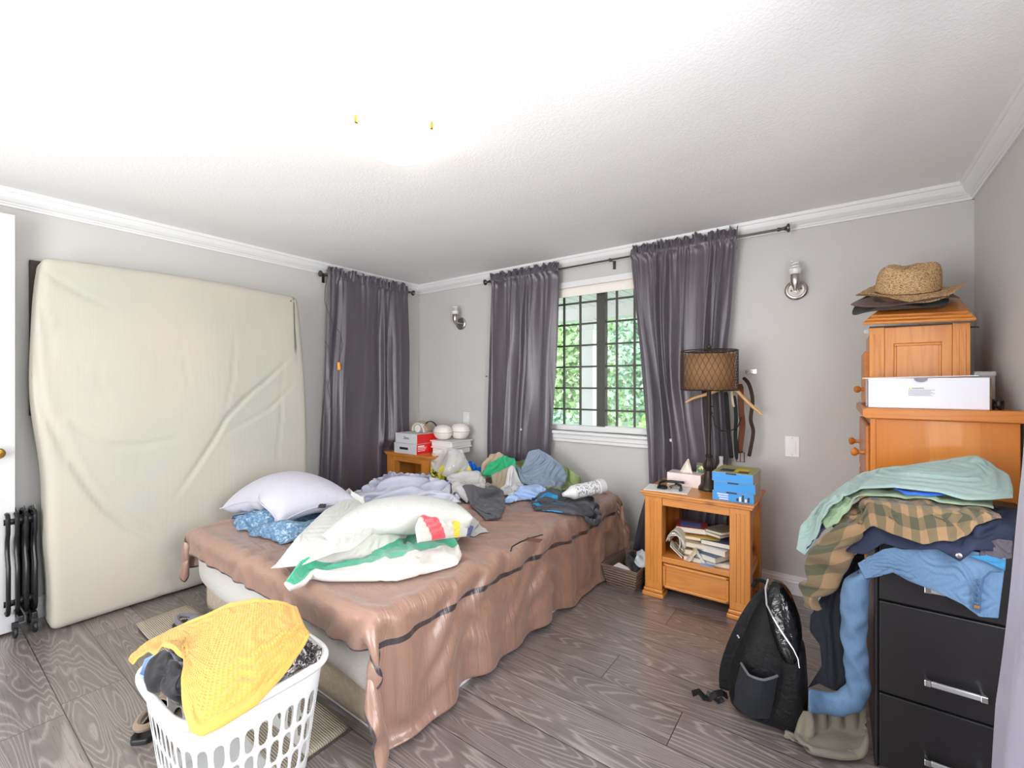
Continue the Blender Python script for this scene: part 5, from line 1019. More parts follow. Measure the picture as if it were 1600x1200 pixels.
# ================================================================== hanger and belts behind the lamp
hk = thing('wall_hook', (2.935, 0, 1.29), 'silver wall hook carrying the hanger and belts behind the lamp', 'hook')
MB().box(2.925, 2.975, -.006, 0, 1.275, 1.305).build('hook_plate', M_STEEL, hk, bevel=.002); MB().tube([(2.935, -.004, 1.29), (2.935, -.12, 1.275), (2.935, -.135, 1.295)], .004, 8).build('hook_stem', M_STEEL, hk, smooth=True)
M_HW = pine('hanger_wood', 'dcb27a', 'c08a50', 'x', knots=False)
hg = thing('clothes_hanger', (2.80, -.055, 1.19), 'blond wooden hanger hung behind the lamp shade', 'hanger')
hp_ = lambda px, py: tuple(ony(px, py, -.135))
b = MB()
pl_l = [hp_(1071, 629), hp_(1082, 623), hp_(1110, 614), hp_(1130, 606), hp_(1140, 603), hp_(1152, 611), hp_(1168, 628), hp_(1180, 639), hp_(1191, 648)]
strap_pts = pl_l; 
b.tube(pl_l, [.006, .010, .011, .012, .013, .012, .011, .010, .006], 10).build('arm', M_HW, hg, smooth=True)
MB().tube([pl_l[4], tuple(Vector(pl_l[4])+Vector((0, 0, .05))), tuple(Vector(pl_l[4])+Vector((.03, 0, .085))), (2.93, -.125, 1.285)], .002, 6).build('wire_hook', M_CHROME, hg)
def belt(pts, w, m, label, buckle=None, y=-.05):
    y -= .085
    t = thing('belt', tuple(ony(pts[0][0], pts[0][1], y)), label, 'belt', 'belts hung behind the lamp'); q = [Vector(ony(a, c, y-.004*(i % 2))) for i, (a, c) in enumerate(pts)]
    b = MB(); vs = []; n = len(q)
    sp2 = []
    for i in range(n-1):
        for s_ in np.linspace(0, 1, 6)[:-1]:
            a0 = q[max(i-1, 0)]; a1 = q[i]; a2 = q[i+1]; a3 = q[min(i+2, n-1)]
            sp2.append(.5*((2*a1)+(a2-a0)*s_+(2*a0-5*a1+4*a2-a3)*s_*s_+(3*a1-a0-3*a2+a3)*s_**3))
    sp2.append(q[-1]); n = len(sp2)
    for i, p in enumerate(sp2):
        tt = (sp2[min(i+1, n-1)]-sp2[max(i-1, 0)]).normalized(); nn = tt.cross(Vector((0, 1, 0))).normalized(); ww = w*(.55 if i in (0, n-1) else 1)
        for a, c in ((-ww, -.0018), (ww, -.0018), (ww, .0018), (-ww, .0018)): vs.append(tuple(p+nn*a+Vector((0, c, 0))))
    fs = [(i*4+k, i*4+(k+1) % 4, (i+1)*4+(k+1) % 4, (i+1)*4+k) for i in range(n-1) for k in range(4)]+[(3, 2, 1, 0), tuple((n-1)*4+k for k in range(4))]
    b.add(vs, fs).build('strap', m, t, smooth=True)
    if buckle:
        p = sp2[-1]; MB().tube([tuple(p+Vector((a, -.004, c))) for a, c in ((-w*1.3, .005), (w*1.3, .005), (w*1.3, -.05), (-w*1.3, -.05))], .0035, 6, closed=True).tube([tuple(p+Vector((0, -.006, .004))), tuple(p+Vector((0, -.007, -.052)))], .0025, 6).build('buckle', buckle, t, smooth=True)
    return t
LB = plain('brown_leather', '5c2f1a', .5); LD = plain('dark_brown_leather', '33211a', .5); LK = plain('black_leather', '151517', .55); 
for m_ in (LB, LD, LK): m_.node_tree.nodes['Principled BSDF'].inputs['Specular IOR Level'].default_value = .15
LT = plain('tan_leather', '9a5327', .4)
belt([(1157, 600), (1158, 640), (1160, 665), (1156, 700), (1157, 708)], .016, LB, 'wide chestnut belt with its prong buckle at the bottom', plain('antique_buckle', '7a4a36', .35, .8))
belt([(1161, 590), (1170, 600), (1176, 625), (1173, 655), (1177, 675), (1172, 705), (1170, 713)], .010, LD, 'dark brown belt bowing away from the others, outermost from the lamp', None, -.03)
belt([(1134, 612), (1136, 640), (1138, 670), (1141, 700), (1143, 716)], .012, LK, 'glossy black belt nearest the lamp pole', None, -.062)
belt([(1147, 618), (1150, 650), (1149, 680), (1151, 718)], .010, LK, 'thin matte black belt between the glossy one and the chestnut one', None, -.07)
belt([(1143, 610), (1145, 628), (1147, 636)], .006, plain('pale_strap', 'b7a88c', .5), 'short pale strap end hanging under the hanger', None, -.075)
# ================================================================== wicker basket with shoes, bag behind it
wkb = Mt('dark_wicker'); co = wkb.coord('Object', (1, 1, 1)); wv = wkb.node('TexWave', wave_type='BANDS', bands_direction='Z'); wkb.link(co, wv.inputs['Vector']); wv.inputs['Scale'].default_value = 40; wv.inputs['Distortion'].default_value = 3
wkb.base(wkb.mix(wv.outputs['Fac'], '4a3a33', '94806f')); wkb.set(Roughness=.45); wkb.bump(wv.outputs['Fac'], .6, .004)
wb = thing('wicker_basket', (2.37, -.42, 0), 'small dark wicker basket on the floor between the bed and the nightstand', 'basket', rz=-.05)
def taper(x0, y0, x1, y1, z0, z1): # bottom half sizes, top half sizes
    return [(-x0, -y0, z0), (x0, -y0, z0), (x0, y0, z0), (-x0, y0, z0), (-x1, -y1, z1), (x1, -y1, z1), (x1, y1, z1), (-x1, y1, z1)]
q4 = [(0, 1, 5, 4), (1, 2, 6, 5), (2, 3, 7, 6), (3, 0, 4, 7)]
MB().add(taper(.082, .13, .105, .155, 0.002, .125), q4+[(3, 2, 1, 0)]).build('woven_body', wkb.m, wb, world=False, solid=.006)
b = MB()
for r_ in range(8):
    f_ = .1+r_*.12; x_ = .082+.023*f_+.004; y_ = .13+.025*f_+.004; b.tube([(-x_, -y_, .125*f_), (x_, -y_, .125*f_), (x_, y_, .125*f_), (-x_, y_, .125*f_)], .0042, 5, closed=True)
b.build('weave', wkb.m, wb, world=False)
MB().tube([(-.11, -.16, .127), (.11, -.16, .127), (.11, .16, .127), (-.11, .16, .127)], .008, 8, closed=True).build('rim', wkb.m, wb, world=False, smooth=True)
wb.location = (2.335, -.395, 0)
M_SHOE = cloth_mat('black_shoe', '17171a', .6)
def shoe(loc, rot, label, m, L=.20, name='shoe'):
    t = thing(name, loc, label, 'shoe', rot=rot); rings = []
    for q, w_, h_, z_ in ((0, .014, .012, .012), (.06, .026, .026, .026), (.25, .033, .034, .034), (.5, .034, .036, .036), (.68, .03, .042, .042), (.85, .028, .045, .045), (.97, .02, .034, .04), (1, .008, .012, .03)): rings.append((w_, h_, z_, q*L))
    b = MB(); vs = []; fs = []
    for (w_, h_, z_, x_) in rings:
        for k in range(16): a = 2*PI*k/16; vs.append((x_-L/2, w_*math.cos(a), max(.008, z_+h_*math.sin(a))))
    for i in range(len(rings)-1):
        for k in range(16): fs.append((i*16+k, i*16+(k+1) % 16, (i+1)*16+(k+1) % 16, (i+1)*16+k))
    fs += [tuple(reversed(range(16))), tuple(range((len(rings)-1)*16, len(rings)*16))]
    b.add(vs, fs).build('upper', m, t, world=False, smooth=True, sub=1)
    b = MB(); b.prism([(-L/2, -.018), (-L*.3, -.033), (0, -.032), (L*.4, -.028), (L*.5, -.012), (L*.5, .012), (L*.4, .028), (0, .032), (-L*.3, .033), (-L/2, .018)], 0, .012).build('sole', M_BLACK, t, world=False, bevel=.003)
    return t
shoe((2.36, -.42, .075), (0, .25, 2.2), 'black shoe lying on top in the small wicker basket', M_SHOE)
shoe((2.32, -.33, .05), (0, -.2, 1.9), 'second black shoe deeper in the small wicker basket', M_SHOE)
t = thing('paper_sheet', (2.32, -.47, .095), 'folded white paper sticking out along the front of the wicker basket', 'paper', rot=(.2, .1, -.3)); MB().box(-.06, .06, -.03, .03, 0, .004).build('sheet', M_PAPER, t, world=False)
heap('tissue_wad', ([(996, 862, .20), (1003, 858, .21), (1010, 864, .20)], [(1010, 864, .20), (1010, 884, .15)], [(992, 876, .17), (1000, 884, .15), (1010, 884, .15)], [(996, 862, .20), (992, 876, .17)]), 'cfd6da', 'crumpled white and pale blue wrapper at the back of the wicker basket', 'wrapper', (1.4, 1.4), 0, .008, 51, (14, 14), floor=None, pinb=.6)
# ================================================================== backpack
bp = thing('backpack', (3.15, -1.2, 0), 'black backpack with a glossy open top and side mesh pocket standing on the floor', 'backpack')
M_BP = cloth_mat('black_nylon', '121113', .55, wrink=.9, sheen=.03); M_BPM = cloth_mat('grey_mesh', '26282d', .6, wrink=.3, sheen=.05); M_GLS = Mt('glossy_vinyl'); co = M_GLS.coord(); M_GLS.base('0d0d0f'); M_GLS.set(Roughness=.12); M_GLS.bump(M_GLS.noise(co, 22, 3, .5, .6), .7, .012)
for m_ in (M_BP, M_BPM): m_.node_tree.nodes['Principled BSDF'].inputs['Specular IOR Level'].default_value = .2
M_SIL = plain('silver_piping', 'c9c9cf', .3, .6)
def blob(name, rings, m, parent, seg=28, sub=1, amp=0, seed=1, e=.75):
    """rings: centre, half-size x, half-size y; squarish sections"""
    b = MB(); vs = []; fs = []
    for c, hx, hy in rings:
        for k in range(seg):
            a = 2*PI*k/seg; cx_, sy_ = math.cos(a), math.sin(a); vs.append((c[0]+hx*np.sign(cx_)*abs(cx_)**e, c[1]+hy*np.sign(sy_)*abs(sy_)**e, c[2]))
    for i in range(len(rings)-1):
        for k in range(seg): fs.append((i*seg+k, i*seg+(k+1) % seg, (i+1)*seg+(k+1) % seg, (i+1)*seg+k))
    fs += [tuple(reversed(range(seg))), tuple(range((len(rings)-1)*seg, len(rings)*seg))]
    if amp:
        A = np.array(vs); nz_ = vnoise(A, 28, seed); C = np.repeat(np.array([r[0] for r in rings]), seg, 0); D = A-C; vs = [tuple(p) for p in A+D*(nz_*amp)[:, None]]
    return b.add(vs, fs).build(name, m, parent, smooth=True, sub=sub)
def ringz(lst): return [((x, y, z), hx, hy) for x, y, z, hx, hy in lst]
yb_ = -1.17
blob('main_body', ringz([(3.145, yb_, .004, .095, .075), (3.145, yb_, .02, .112, .088), (3.147, yb_, .07, .120, .095), (3.15, yb_+.005, .14, .117, .095), (3.158, yb_+.01, .22, .105, .09), (3.168, yb_+.02, .30, .085, .082), (3.18, yb_+.03, .37, .064, .072), (3.19, yb_+.04, .43, .045, .06), (3.195, yb_+.045, .465, .022, .04)]), M_BP, bp, amp=.10, seed=3)
blob('front_compartment', ringz([(3.205, yb_-.03, .006, .05, .055), (3.215, yb_-.03, .03, .062, .066), (3.228, yb_-.03, .12, .060, .070), (3.236, yb_-.02, .22, .050, .066), (3.235, yb_-.01, .30, .040, .055), (3.228, yb_, .34, .02, .03)]), M_BP, bp, amp=.22, seed=8)
blob('glossy_lining', ringz([(3.235, yb_-.045, .235, .018, .03), (3.232, yb_-.04, .27, .034, .045), (3.222, yb_-.02, .33, .050, .055), (3.208, yb_, .39, .055, .058), (3.196, yb_+.01, .44, .046, .052), (3.188, yb_+.02, .475, .030, .038), (3.186, yb_+.02, .49, .010, .018)]), M_GLS.m, bp, amp=.14, seed=5)
zp = [(1200, 905), (1196, 920), (1198, 945), (1208, 965), (1220, 985), (1232, 1003), (1240, 1015), (1247, 1030), (1249, 1044)]
def front_of(px, py, y): return tuple(ony(px, py, y))
MB().tube([front_of(x, y, yb_-.075-.01*i) if i > 2 else front_of(x, y, yb_-.05) for i, (x, y) in enumerate(zp)], [.003]*4+[.0035, .003, .002, .0016, .0014], 8).build('zipper', M_SIL, bp, smooth=True)
# mesh pocket with elastic rim
P0 = coons([(1158, 1036, -1.265), (1172, 1050, -1.275), (1195, 1057, -1.28), (1215, 1056, -1.27)], [(1215, 1056, -1.27), (1210, 1090, -1.275), (1203, 1122, -1.26)], [(1146, 1100, -1.25), (1170, 1116, -1.262), (1203, 1122, -1.26)], [(1158, 1036, -1.265), (1149, 1070, -1.26), (1146, 1100, -1.25)], 20, 22)
u_ = np.linspace(-1, 1, 22)[None]; v_ = np.linspace(-1, 1, 20)[:, None]; P0[..., 1] -= .022*(1-u_**2)*(1-.2*v_)
o = link('side_pocket', grid_mesh('side_pocket', P0), M_BPM, bp, smooth=True); mods(o, solid=.003, sub=1)
MB().tube([tuple(p) for p in P0[0]], .0045, 8).build('pocket_rim', plain('grey_elastic', '5b5c62', .5), bp, smooth=True)
def web(pts, w, m, name, parent, y0=-1.2, nrm=(0, -1, 0)):
    q = [Vector(p) for p in pts]; n = len(q); vs = []
    for i, p in enumerate(q):
        tt = (q[min(i+1, n-1)]-q[max(i-1, 0)]).normalized(); s_ = tt.cross(Vector(nrm)).normalized(); nn = s_.cross(tt)
        for a, c in ((-w, -.004), (w, -.004), (w, .004), (-w, .004)): vs.append(tuple(p+s_*a+nn*c))
    fs = [(i*4+k, i*4+(k+1) % 4, (i+1)*4+(k+1) % 4, (i+1)*4+k) for i in range(n-1) for k in range(4)]+[(3, 2, 1, 0), tuple((n-1)*4+k for k in range(4))]
    return MB().add(vs, fs).build(name, m, parent, smooth=True, bevel=.002, sub=1)
web([front_of(x, y, Y) for x, y, Y in ((1198, 925, -1.15), (1180, 945, -1.17), (1163, 972, -1.19), (1150, 1000, -1.2), (1138, 1030, -1.2), (1132, 1055, -1.2), (1134, 1078, -1.2))], .022, M_BP, 'shoulder_strap', bp)
web([front_of(x, y, Y) for x, y, Y in ((1205, 935, -1.12), (1188, 960, -1.10), (1172, 985, -1.08), (1160, 1010, -1.08), (1150, 1035, -1.1))], .014, M_BP, 'shoulder_strap', bp)
web([front_of(x, y, Y) for x, y, Y in ((1136, 1088, -1.2), (1128, 1082, -1.22), (1118, 1084, -1.24), (1108, 1092, -1.25), (1100, 1090, -1.26), (1092, 1080, -1.26), (1082, 1084, -1.26))], .011, M_BP, 'webbing', bp, nrm=(.3, -.5, .8))
web([front_of(x, y, Y) for x, y, Y in ((1130, 1092, -1.2), (1122, 1096, -1.22), (1114, 1088, -1.24), (1104, 1082, -1.24))], .009, plain('black_web', '2b2b2f', .5), 'buckle_strap', bp, nrm=(.3, -.5, .8))
MB().tube([front_of(1152, 992, -1.205), front_of(1155, 997, -1.207)], .003, 6).build('reflective_mark', M_SIL, bp)
web([front_of(x, y, Y) for x, y, Y in ((1200, 912, -1.10), (1188, 905, -1.06), (1180, 908, -1.04), (1176, 918, -1.04))], .008, M_BP, 'grab_loop', bp)
if 0: FIELD.splat(np.array([(x, y, .3) for x in np.linspace(3.05, 3.27, 22) for y in np.linspace(-1.27, -1.08, 18)]), 0)
# ================================================================== on top of the dresser
ht_ = thing('hutch', (3.64, -.33, DT), 'small pine cabinet with a framed panel standing on the dresser', 'cabinet')
HX0, HX1, HY0, HY1, HZ0, HZ1 = 3.482, 3.802, -.50, -.10, DT+.001, 1.462
MB().box(HX0+.005, HX1-.005, HY0+.008, HY1, HZ0, HZ1-.02).build('carcass', PZ, ht_, bevel=.002)
b = MB()
for a, c in ((HX0, HX0+.052), (HX1-.052, HX1)): b = MB().box(a, c, HY0-.002, HY0+.012, HZ0, HZ1); b.build('stile', PZ, ht_, bevel=.002)
for a in (HX0+.016, HX0+.036, HX1-.036, HX1-.016): MB().box(a-.003, a+.003, HY0-.0045, HY0, HZ0+.02, HZ1-.03).build('reed', PZ, ht_, bevel=.0015)
b = MB().box(HX0+.052, HX1-.052, HY0+.001, HY0+.014, HZ1-.075, HZ1-.002).box(HX0+.052, HX0+.085, HY0+.001, HY0+.014, HZ0, HZ1-.07).box(HX1-.085, HX1-.052, HY0+.001, HY0+.014, HZ0, HZ1-.07).build('panel_frame', PZ, ht_, bevel=.003)
MB().box(HX0+.085, HX1-.085, HY0+.006, HY0+.012, HZ0, HZ1-.075).build('panel', PZ, ht_)
MB().box(HX0+.085, HX1-.085, HY0+.0, HY0+.010, HZ1-.085, HZ1-.075).box(HX0+.085, HX0+.093, HY0+.0, HY0+.010, HZ0, HZ1-.085).box(HX1-.093, HX1-.085, HY0, HY0+.010, HZ0, HZ1-.085).build('moulding', PXW, ht_, bevel=.003)
dd = MB().box(HX0-.016, HX0+.004, HY0+.05, HY1-.02, HZ0+.01, HZ1-.10).build('door', PYD, ht_, bevel=.003)
for y in (-.40, -.33): MB().lathe([(.010, 0), (.007, -.008), (.015, -.018), (.016, -.026), (.010, -.034), (.002, -.036)], 16, (HX0-.016, y, HZ0+.07), 'x').build('knob', PYD, dd, smooth=True)
ld = thing('chest_lid', (3.64, -.4, HZ1), 'loose pine lid with moulded edges tipped open on the small cabinet', 'lid')
fl, frr = ony(1347, 508, -.555), ony(1526, 501, -.555); bl_, br_ = ony(1400, 470, -.30), ony(1500, 472, -.30)
def slabq(pts, up, name, m, parent, **k):
    q = [Vector(p) for p in pts]; n = (q[1]-q[0]).cross(q[3]-q[0]).normalized()*up; return MB().add([tuple(p) for p in q]+[tuple(p+n) for p in q], [(3, 2, 1, 0), (4, 5, 6, 7), (0, 1, 5, 4), (1, 2, 6, 5), (2, 3, 7, 6), (3, 0, 4, 7)]).build(name, m, parent, **k)
fl, frr, bl_, br_ = [np.array(v) for v in (fl, frr, bl_, br_)]; inn_ = lambda f_, s_: (fl*(1-s_)+frr*s_)*(1-f_)+(bl_*(1-s_)+br_*s_)*f_
slabq([fl, frr, br_, bl_], .012, 'lower_moulding', PXW, ld, bevel=.003)
u_ = np.array([0, 0, .012]); slabq([inn_(.04, .02)+u_, inn_(.04, .98)+u_, inn_(1, .98)+u_, inn_(1, .02)+u_], .010, 'upper_moulding', PXW, ld, bevel=.004)
u_ = np.array([0, 0, .021]); slabq([inn_(.10, .05)+u_, inn_(.10, .95)+u_, inn_(1, .93)+u_, inn_(1, .07)+u_], .010, 'board', PXD, ld, bevel=.003)
t = thing('plastic_box', (3.5, -.35, HZ1), 'clear plastic container sticking out under the tipped pine lid', 'container'); slabq([ony(1350, 522, -.46), ony(1440, 513, -.44), ony(1440, 512, -.20), ony(1352, 520, -.20)], .018, 'tray', clr.m, t, bevel=.003); slabq([ony(1358, 516, -.45), ony(1500, 511, -.43), ony(1500, 510, -.22), ony(1360, 515, -.22)], .015, 'dark_contents', plain('dark_contents', '4a4547', .5), t)
t = thing('pen', (3.81, -.4, HZ1), 'thin dark rod sticking out beside the top of the small pine cabinet', 'rod'); MB().tube([ony(1500, 511, -.45), ony(1530, 511, -.45)], .003, 8).build('shaft', M_BLACK, t)
# hats
def hat(name, c, rx, ry, crown, brim, m, label, tilt=(0, 0, 0), wave=.02, seed=1, dent=.02):
    t = thing(name, c, label, 'hat', rot=tilt); n = 48; prof = [(1.0, 0), (.985, .25), (.95, .55), (.88, .80), (.72, .95), (.45, .93), (.2, .86), (.01, .84)]
    P = []
    for r_, z_ in prof:
        row = []
        for k in range(n):
            a = 2*PI*k/n; x = crown[0]*r_*math.cos(a); y = crown[1]*r_*math.sin(a); z = z_*crown[2]+(z_ > .5)*dent*(math.cos(2*a)*.5)*r_+.004*math.sin(5*a+seed)*z_
            row.append((x, y, z))
        P.append(row)
    P = np.array(P); o = link('crown', grid_mesh('crown', P, True), m, t, world=False, smooth=True); mods(o, solid=.003, sub=1)
    B = []
    for i in range(9):
        f = i/8; row = []
        for k in range(n):
            a = 2*PI*k/n; x = (crown[0]*(1-f)+rx*f)*math.cos(a); y = (crown[1]*(1-f)+ry*f)*math.sin(a)
            z = f*f*(brim*math.cos(2*a)*-1+wave*math.sin(3*a+seed))+(-.006*math.sin(PI*f)); row.append((x, y, z))
        B.append(row)
    B = np.array(B); o = link('brim', grid_mesh('brim', B, True), m, t, world=False, smooth=True); mods(o, solid=.003, sub=1); return t
st = Mt('speckled_straw'); co = st.coord('Object', (1, 1, 2)); n1 = st.noise(co, 160, 4, .8); st.base(st.ramp(n1, [(.40, '6e4c30'), (.5, 'c49e70'), (.62, 'dcbf93')])); st.set(Roughness=.8); st.bump(n1, .7, .003)
hat('straw_hat', (3.615, -.43, 1.625), .182, .155, (.112, .095, .115), -.006, st.m, 'speckled straw hat with a wavy brim, topmost of the hats on the pine lid', (.36, .05, 0), .020, 2.2)
hat('felt_hat', (3.60, -.43, 1.60), .185, .16, (.10, .088, .045), .022, cloth_mat('brown_felt', '6a4a36', .8), 'brown felt hat with its rim showing just under the straw hat', (.40, -.02, 0), .012, 4)
hat('dark_hat', (3.585, -.43, 1.578), .165, .14, (.09, .08, .04), .02, cloth_mat('dark_felt', '3a3331', .8), 'dark hat lowest of the hats, its brim poking out toward the wall sconce', (.42, -.04, 0), .012, 1)
# white shipping box
wbx = thing('white_box', (3.64, -.66, DT+.001), 'long white cardboard box with a small warning label in front of the small pine cabinet', 'box')
wx0, wx1, wy0, wy1, wz0, wz1 = 3.468, 3.812, -.735, -.53, DT+.001, DT+.121
M_CARD = plain('white_card', 'e2e2ea', .55); M_BRN = plain('brown_card_edge', '5f4630', .8)
MB().box(wx0, wx1, wy0, wy1, wz0, wz1-.002).build('carton', M_CARD, wbx, bevel=.0015)
MB().box(wx1-.001, wx1+.004, wy0-.001, wy0+.004, wz0+.002, wz1-.004).build('cut_edge', M_BRN, wbx); MB().box(wx0-.002, wx0, wy0-.0005, wy0+.003, wz0+.002, wz1-.012).build('cut_edge', M_BRN, wbx)
slabq([(wx0-.020, wy0-.010, wz1-.004), (wx1-.03, wy0-.006, wz1+.003), (wx1-.03, wy1, wz1+.002), (wx0-.012, wy1, wz1-.002)], .003, 'lid_flap', M_CARD, wbx)
MB().add([(3.625+.020*math.cos(a), wy0-.0125, wz1-.004+.014*math.sin(a)) for a in np.linspace(PI, 2*PI, 16)], [tuple(range(16))]).build('thumb_notch', plain('notch_grey', '85858c', .7), wbx)
MB().add([(3.590, wy0-.0008, DT+.076), (3.598, wy0-.0008, DT+.076), (3.594, wy0-.0008, DT+.083)], [(0, 1, 2)]).build('warning_triangle', M_YEL, wbx)
text('warning_word', 'WARNING', .0075, T(3.600, wy0-.0006, DT+.0765) @ FRONT, M_BLACK, wbx)
GT = plain('fine_print_grey', '77777d', .7)
for k in range(6): MB().box(3.590, 3.666-.006*((k*5) % 3), wy0-.0009, wy0-.0002, DT+.0715-k*.0042, DT+.0728-k*.0042).build('printed_line', GT, wbx)
t = thing('watch', (3.845, -.66, DT), 'dark strap coiled at the end of the dresser beside the white box', 'strap')
for k, (x, r_) in enumerate(((3.832, .016), (3.853, .018))): MB().tube([(x+.5*r_*math.cos(a), -.66+r_*math.cos(a), DT+r_+.003+r_*math.sin(a)) for a in np.linspace(0, 2*PI, 20)[:-1]], .006, 6, closed=True).build('strap_loop', plain('dark_strap', '241d1b', .4), t, smooth=True)
t = thing('plastic_case', (3.83, -.45, DT), 'clear upright plastic case behind the white box near the room corner', 'container'); MB().box(3.815, 3.872, -.50, -.40, DT, DT+.145).build('case_body', clr.m, t, bevel=.004); MB().box(3.812, 3.875, -.503, -.397, DT+.128, DT+.146).build('case_lid', clr.m, t, bevel=.003)
# ================================================================== clothes piled on and over the filing cabinet
def drape(name, sides, res, m, label, cat, k=(1.15, 1.15), amp=.012, seed=1, thick=.004, nscale=30, pinb=.5, pini=.02, grav=.0001, dome=0, floor='field', steps=90, **kw):
    P0 = coons(*sides, *res); o = cloth(name, P0, m, k, amp=amp, dome=dome, seed=seed, thick=thick, nscale=nscale, pinb=pinb, pini=pini, grav=grav, floor=floor, steps=steps, **kw); return tag(o, label, cat)
def denim(name, a, b_):
    m = Mt(name); co = m.coord(); f = m.noise(co, 9, 4, .6); g = m.noise(m.coord('Object', (1, 1, .25)), 300, 2)
    m.base(m.mix(f, m.mix(g, a, b_), b_)); m.set(Roughness=.85); m.bump(g, .3, .001); m.bump(m.noise(co, 45, 4, .6), .4, .004); return m.m
M_LD = denim('light_denim', '3b587a', '6583a3'); M_ND = denim('navy_denim', '151c30', '232c45'); M_DK = cloth_mat('navy_black_cotton', '171a26', .8)
# olive trousers on the floor
heap('trousers', ([(1240, 1118, .06), (1262, 1104, .12), (1300, 1100, .12), (1352, 1105, .12)], [(1352, 1105, .12), (1356, 1170, .04)], [(1222, 1150, .01), (1260, 1175, .01), (1300, 1190, .01), (1350, 1200, .01)], [(1240, 1118, .06), (1222, 1150, .01)]), '7d7667', 'olive-grey trousers crumpled on the floor under the jeans leg', 'trousers', (1.25, 1.35), .04, .014, 61, (36, 50), nscale=22)
drape('jeans', ([(1290, 925, -1.14), (1308, 885, -1.14), (1350, 858, -1.14)], [(1350, 858, -1.14), (1356, 960, -1.14), (1350, 1085, -1.14)], [(1262, 1075, -1.16), (1280, 1068, -1.16), (1300, 1078, -1.16), (1350, 1085, -1.14)], [(1290, 925, -1.14), (1266, 962, -1.15), (1265, 985, -1.15), (1281, 1008, -1.15), (1284, 1040, -1.15), (1262, 1075, -1.16)]), (70, 40), M_DK, 'near-black trousers hanging from the pile down beside the backpack', 'trousers', (1.35, 1.03), .016, 62, floor=None, nscale=34, nvec=(1, 1, .15), keep=.014)
bpy.data.objects['jeans'].name = 'dark_trousers'
# dark jeans on top of the cabinet
drape('navy_jeans', ([(1318, 850, -1.14), (1350, 822, -1.05), (1420, 806, -1.0), (1500, 795, -.95), (1590, 795, -1.0)], [(1590, 795, -1.0), (1590, 830, -1.22), (1575, 862, -1.262)], [(1322, 862, -1.25), (1352, 868, -1.27), (1380, 852, -1.27), (1410, 862, -1.27), (1465, 858, -1.295), (1500, 878, -1.325), (1522, 860, -1.305), (1575, 862, -1.262)], [(1318, 850, -1.14), (1322, 862, -1.25)]), (44, 84), M_ND, 'dark navy denim jacket lying under the plaid shirt with a metal button', 'jacket', (1.12, 1.25), .014, 63, dome=.03, lay=True, keep=.018)
bpy.data.objects['navy_jeans'].name = 'denim_jacket'
q = ony(1498, 868, -1.332); t = bpy.data.objects['denim_jacket']; b = MB(); b.lathe([(.007, 0), (.007, -.003), (.003, -.004)], 14, tuple(q), 'y'); o = b.build('metal_button', M_STEEL, None); o.parent = t; o.matrix_parent_inverse = t.matrix_world.inverted()
jn = thing('blue_jeans', (3.5, -1.27, .7), 'light blue jeans hanging over the filing cabinet front with one leg down to the floor', 'jeans')
P0 = coons([(1340, 880, -1.25), (1380, 858, -1.255), (1440, 848, -1.262), (1500, 856, -1.275), (1572, 872, -1.285)], [(1572, 872, -1.285), (1566, 920, -1.295), (1560, 966, -1.30)], [(1352, 905, -1.262), (1396, 893, -1.27), (1425, 910, -1.275), (1462, 924, -1.285), (1505, 945, -1.30), (1530, 964, -1.302), (1560, 966, -1.30)], [(1340, 880, -1.25), (1352, 905, -1.262)], 40, 84)
cloth('seat_and_waist', P0, M_LD, (1.03, 1.07), jn, keep=.014, seed=64, thick=.006, nscale=26, pinb=.5, pini=.03, grav=.00005, floor=None, lay=False)
def ring(px, py, y, w, d, ang=0): c = ony(px, py, y); ca, sa = math.cos(ang), math.sin(ang); return (c, np.array([w*ca, 0, w*sa]), np.array([0, d, 0]))
loft('leg', [ring(1352, 884, -1.22, .034, .022, 1.0), ring(1340, 900, -1.235, .035, .026, .5), ring(1335, 935, -1.24, .034, .028, 0), ring(1334, 985, -1.24, .032, .026, 0), ring(1337, 1030, -1.24, .030, .026, 0), ring(1340, 1060, -1.235, .032, .026, -.3), ring(1334, 1085, -1.23, .036, .026, -.9), ring(1310, 1098, -1.23, .034, .026, -1.35), ring(1288, 1096, -1.25, .031, .026, -1.5), ring(1264, 1094, -1.30, .033, .024, -1.55)], M_LD, jn, seed=65, amp=.006, axial=1.05, nscale=26, thick=.004, floor=None, lay=False)
sm = plain('seam_thread', '3e5d80', .8); rb_ = plain('copper_rivet', 'a77a4a', .4, .6)
MB().tube([ony(1565, 893, -1.31), ony(1548, 893, -1.312), ony(1537, 903, -1.314), ony(1532, 930, -1.316), ony(1530, 958, -1.316)], .0022, 6).build('waist_seam', sm, jn); MB().tube([ony(1527, 905, -1.312), ony(1522, 930, -1.314), ony(1520, 952, -1.314)], .0018, 6).build('waist_seam', sm, jn)
for k in range(6): MB().cb(ony(1526+.3*k, 908+8.5*k, -1.316), (.014, .002, .003)).build('stitching', sm, jn)
MB().cb(ony(1526, 948, -1.318), (.012, .003, .008)).build('leather_tab', rb_, jn)
drape('teal_cloth', ([(1520, 868, -1.292), (1545, 868, -1.292), (1572, 876, -1.295)], [(1572, 876, -1.295), (1570, 892, -1.30)], [(1516, 868, -1.297), (1545, 880, -1.30), (1570, 892, -1.30)], [(1520, 868, -1.292), (1516, 868, -1.297)]), (10, 24), cloth_mat('teal_cotton', '2f79a5', .8), 'strip of teal cloth between the denim jacket and the light jeans', 'cloth', (1.05, 1.1), .004, 66, floor=None)
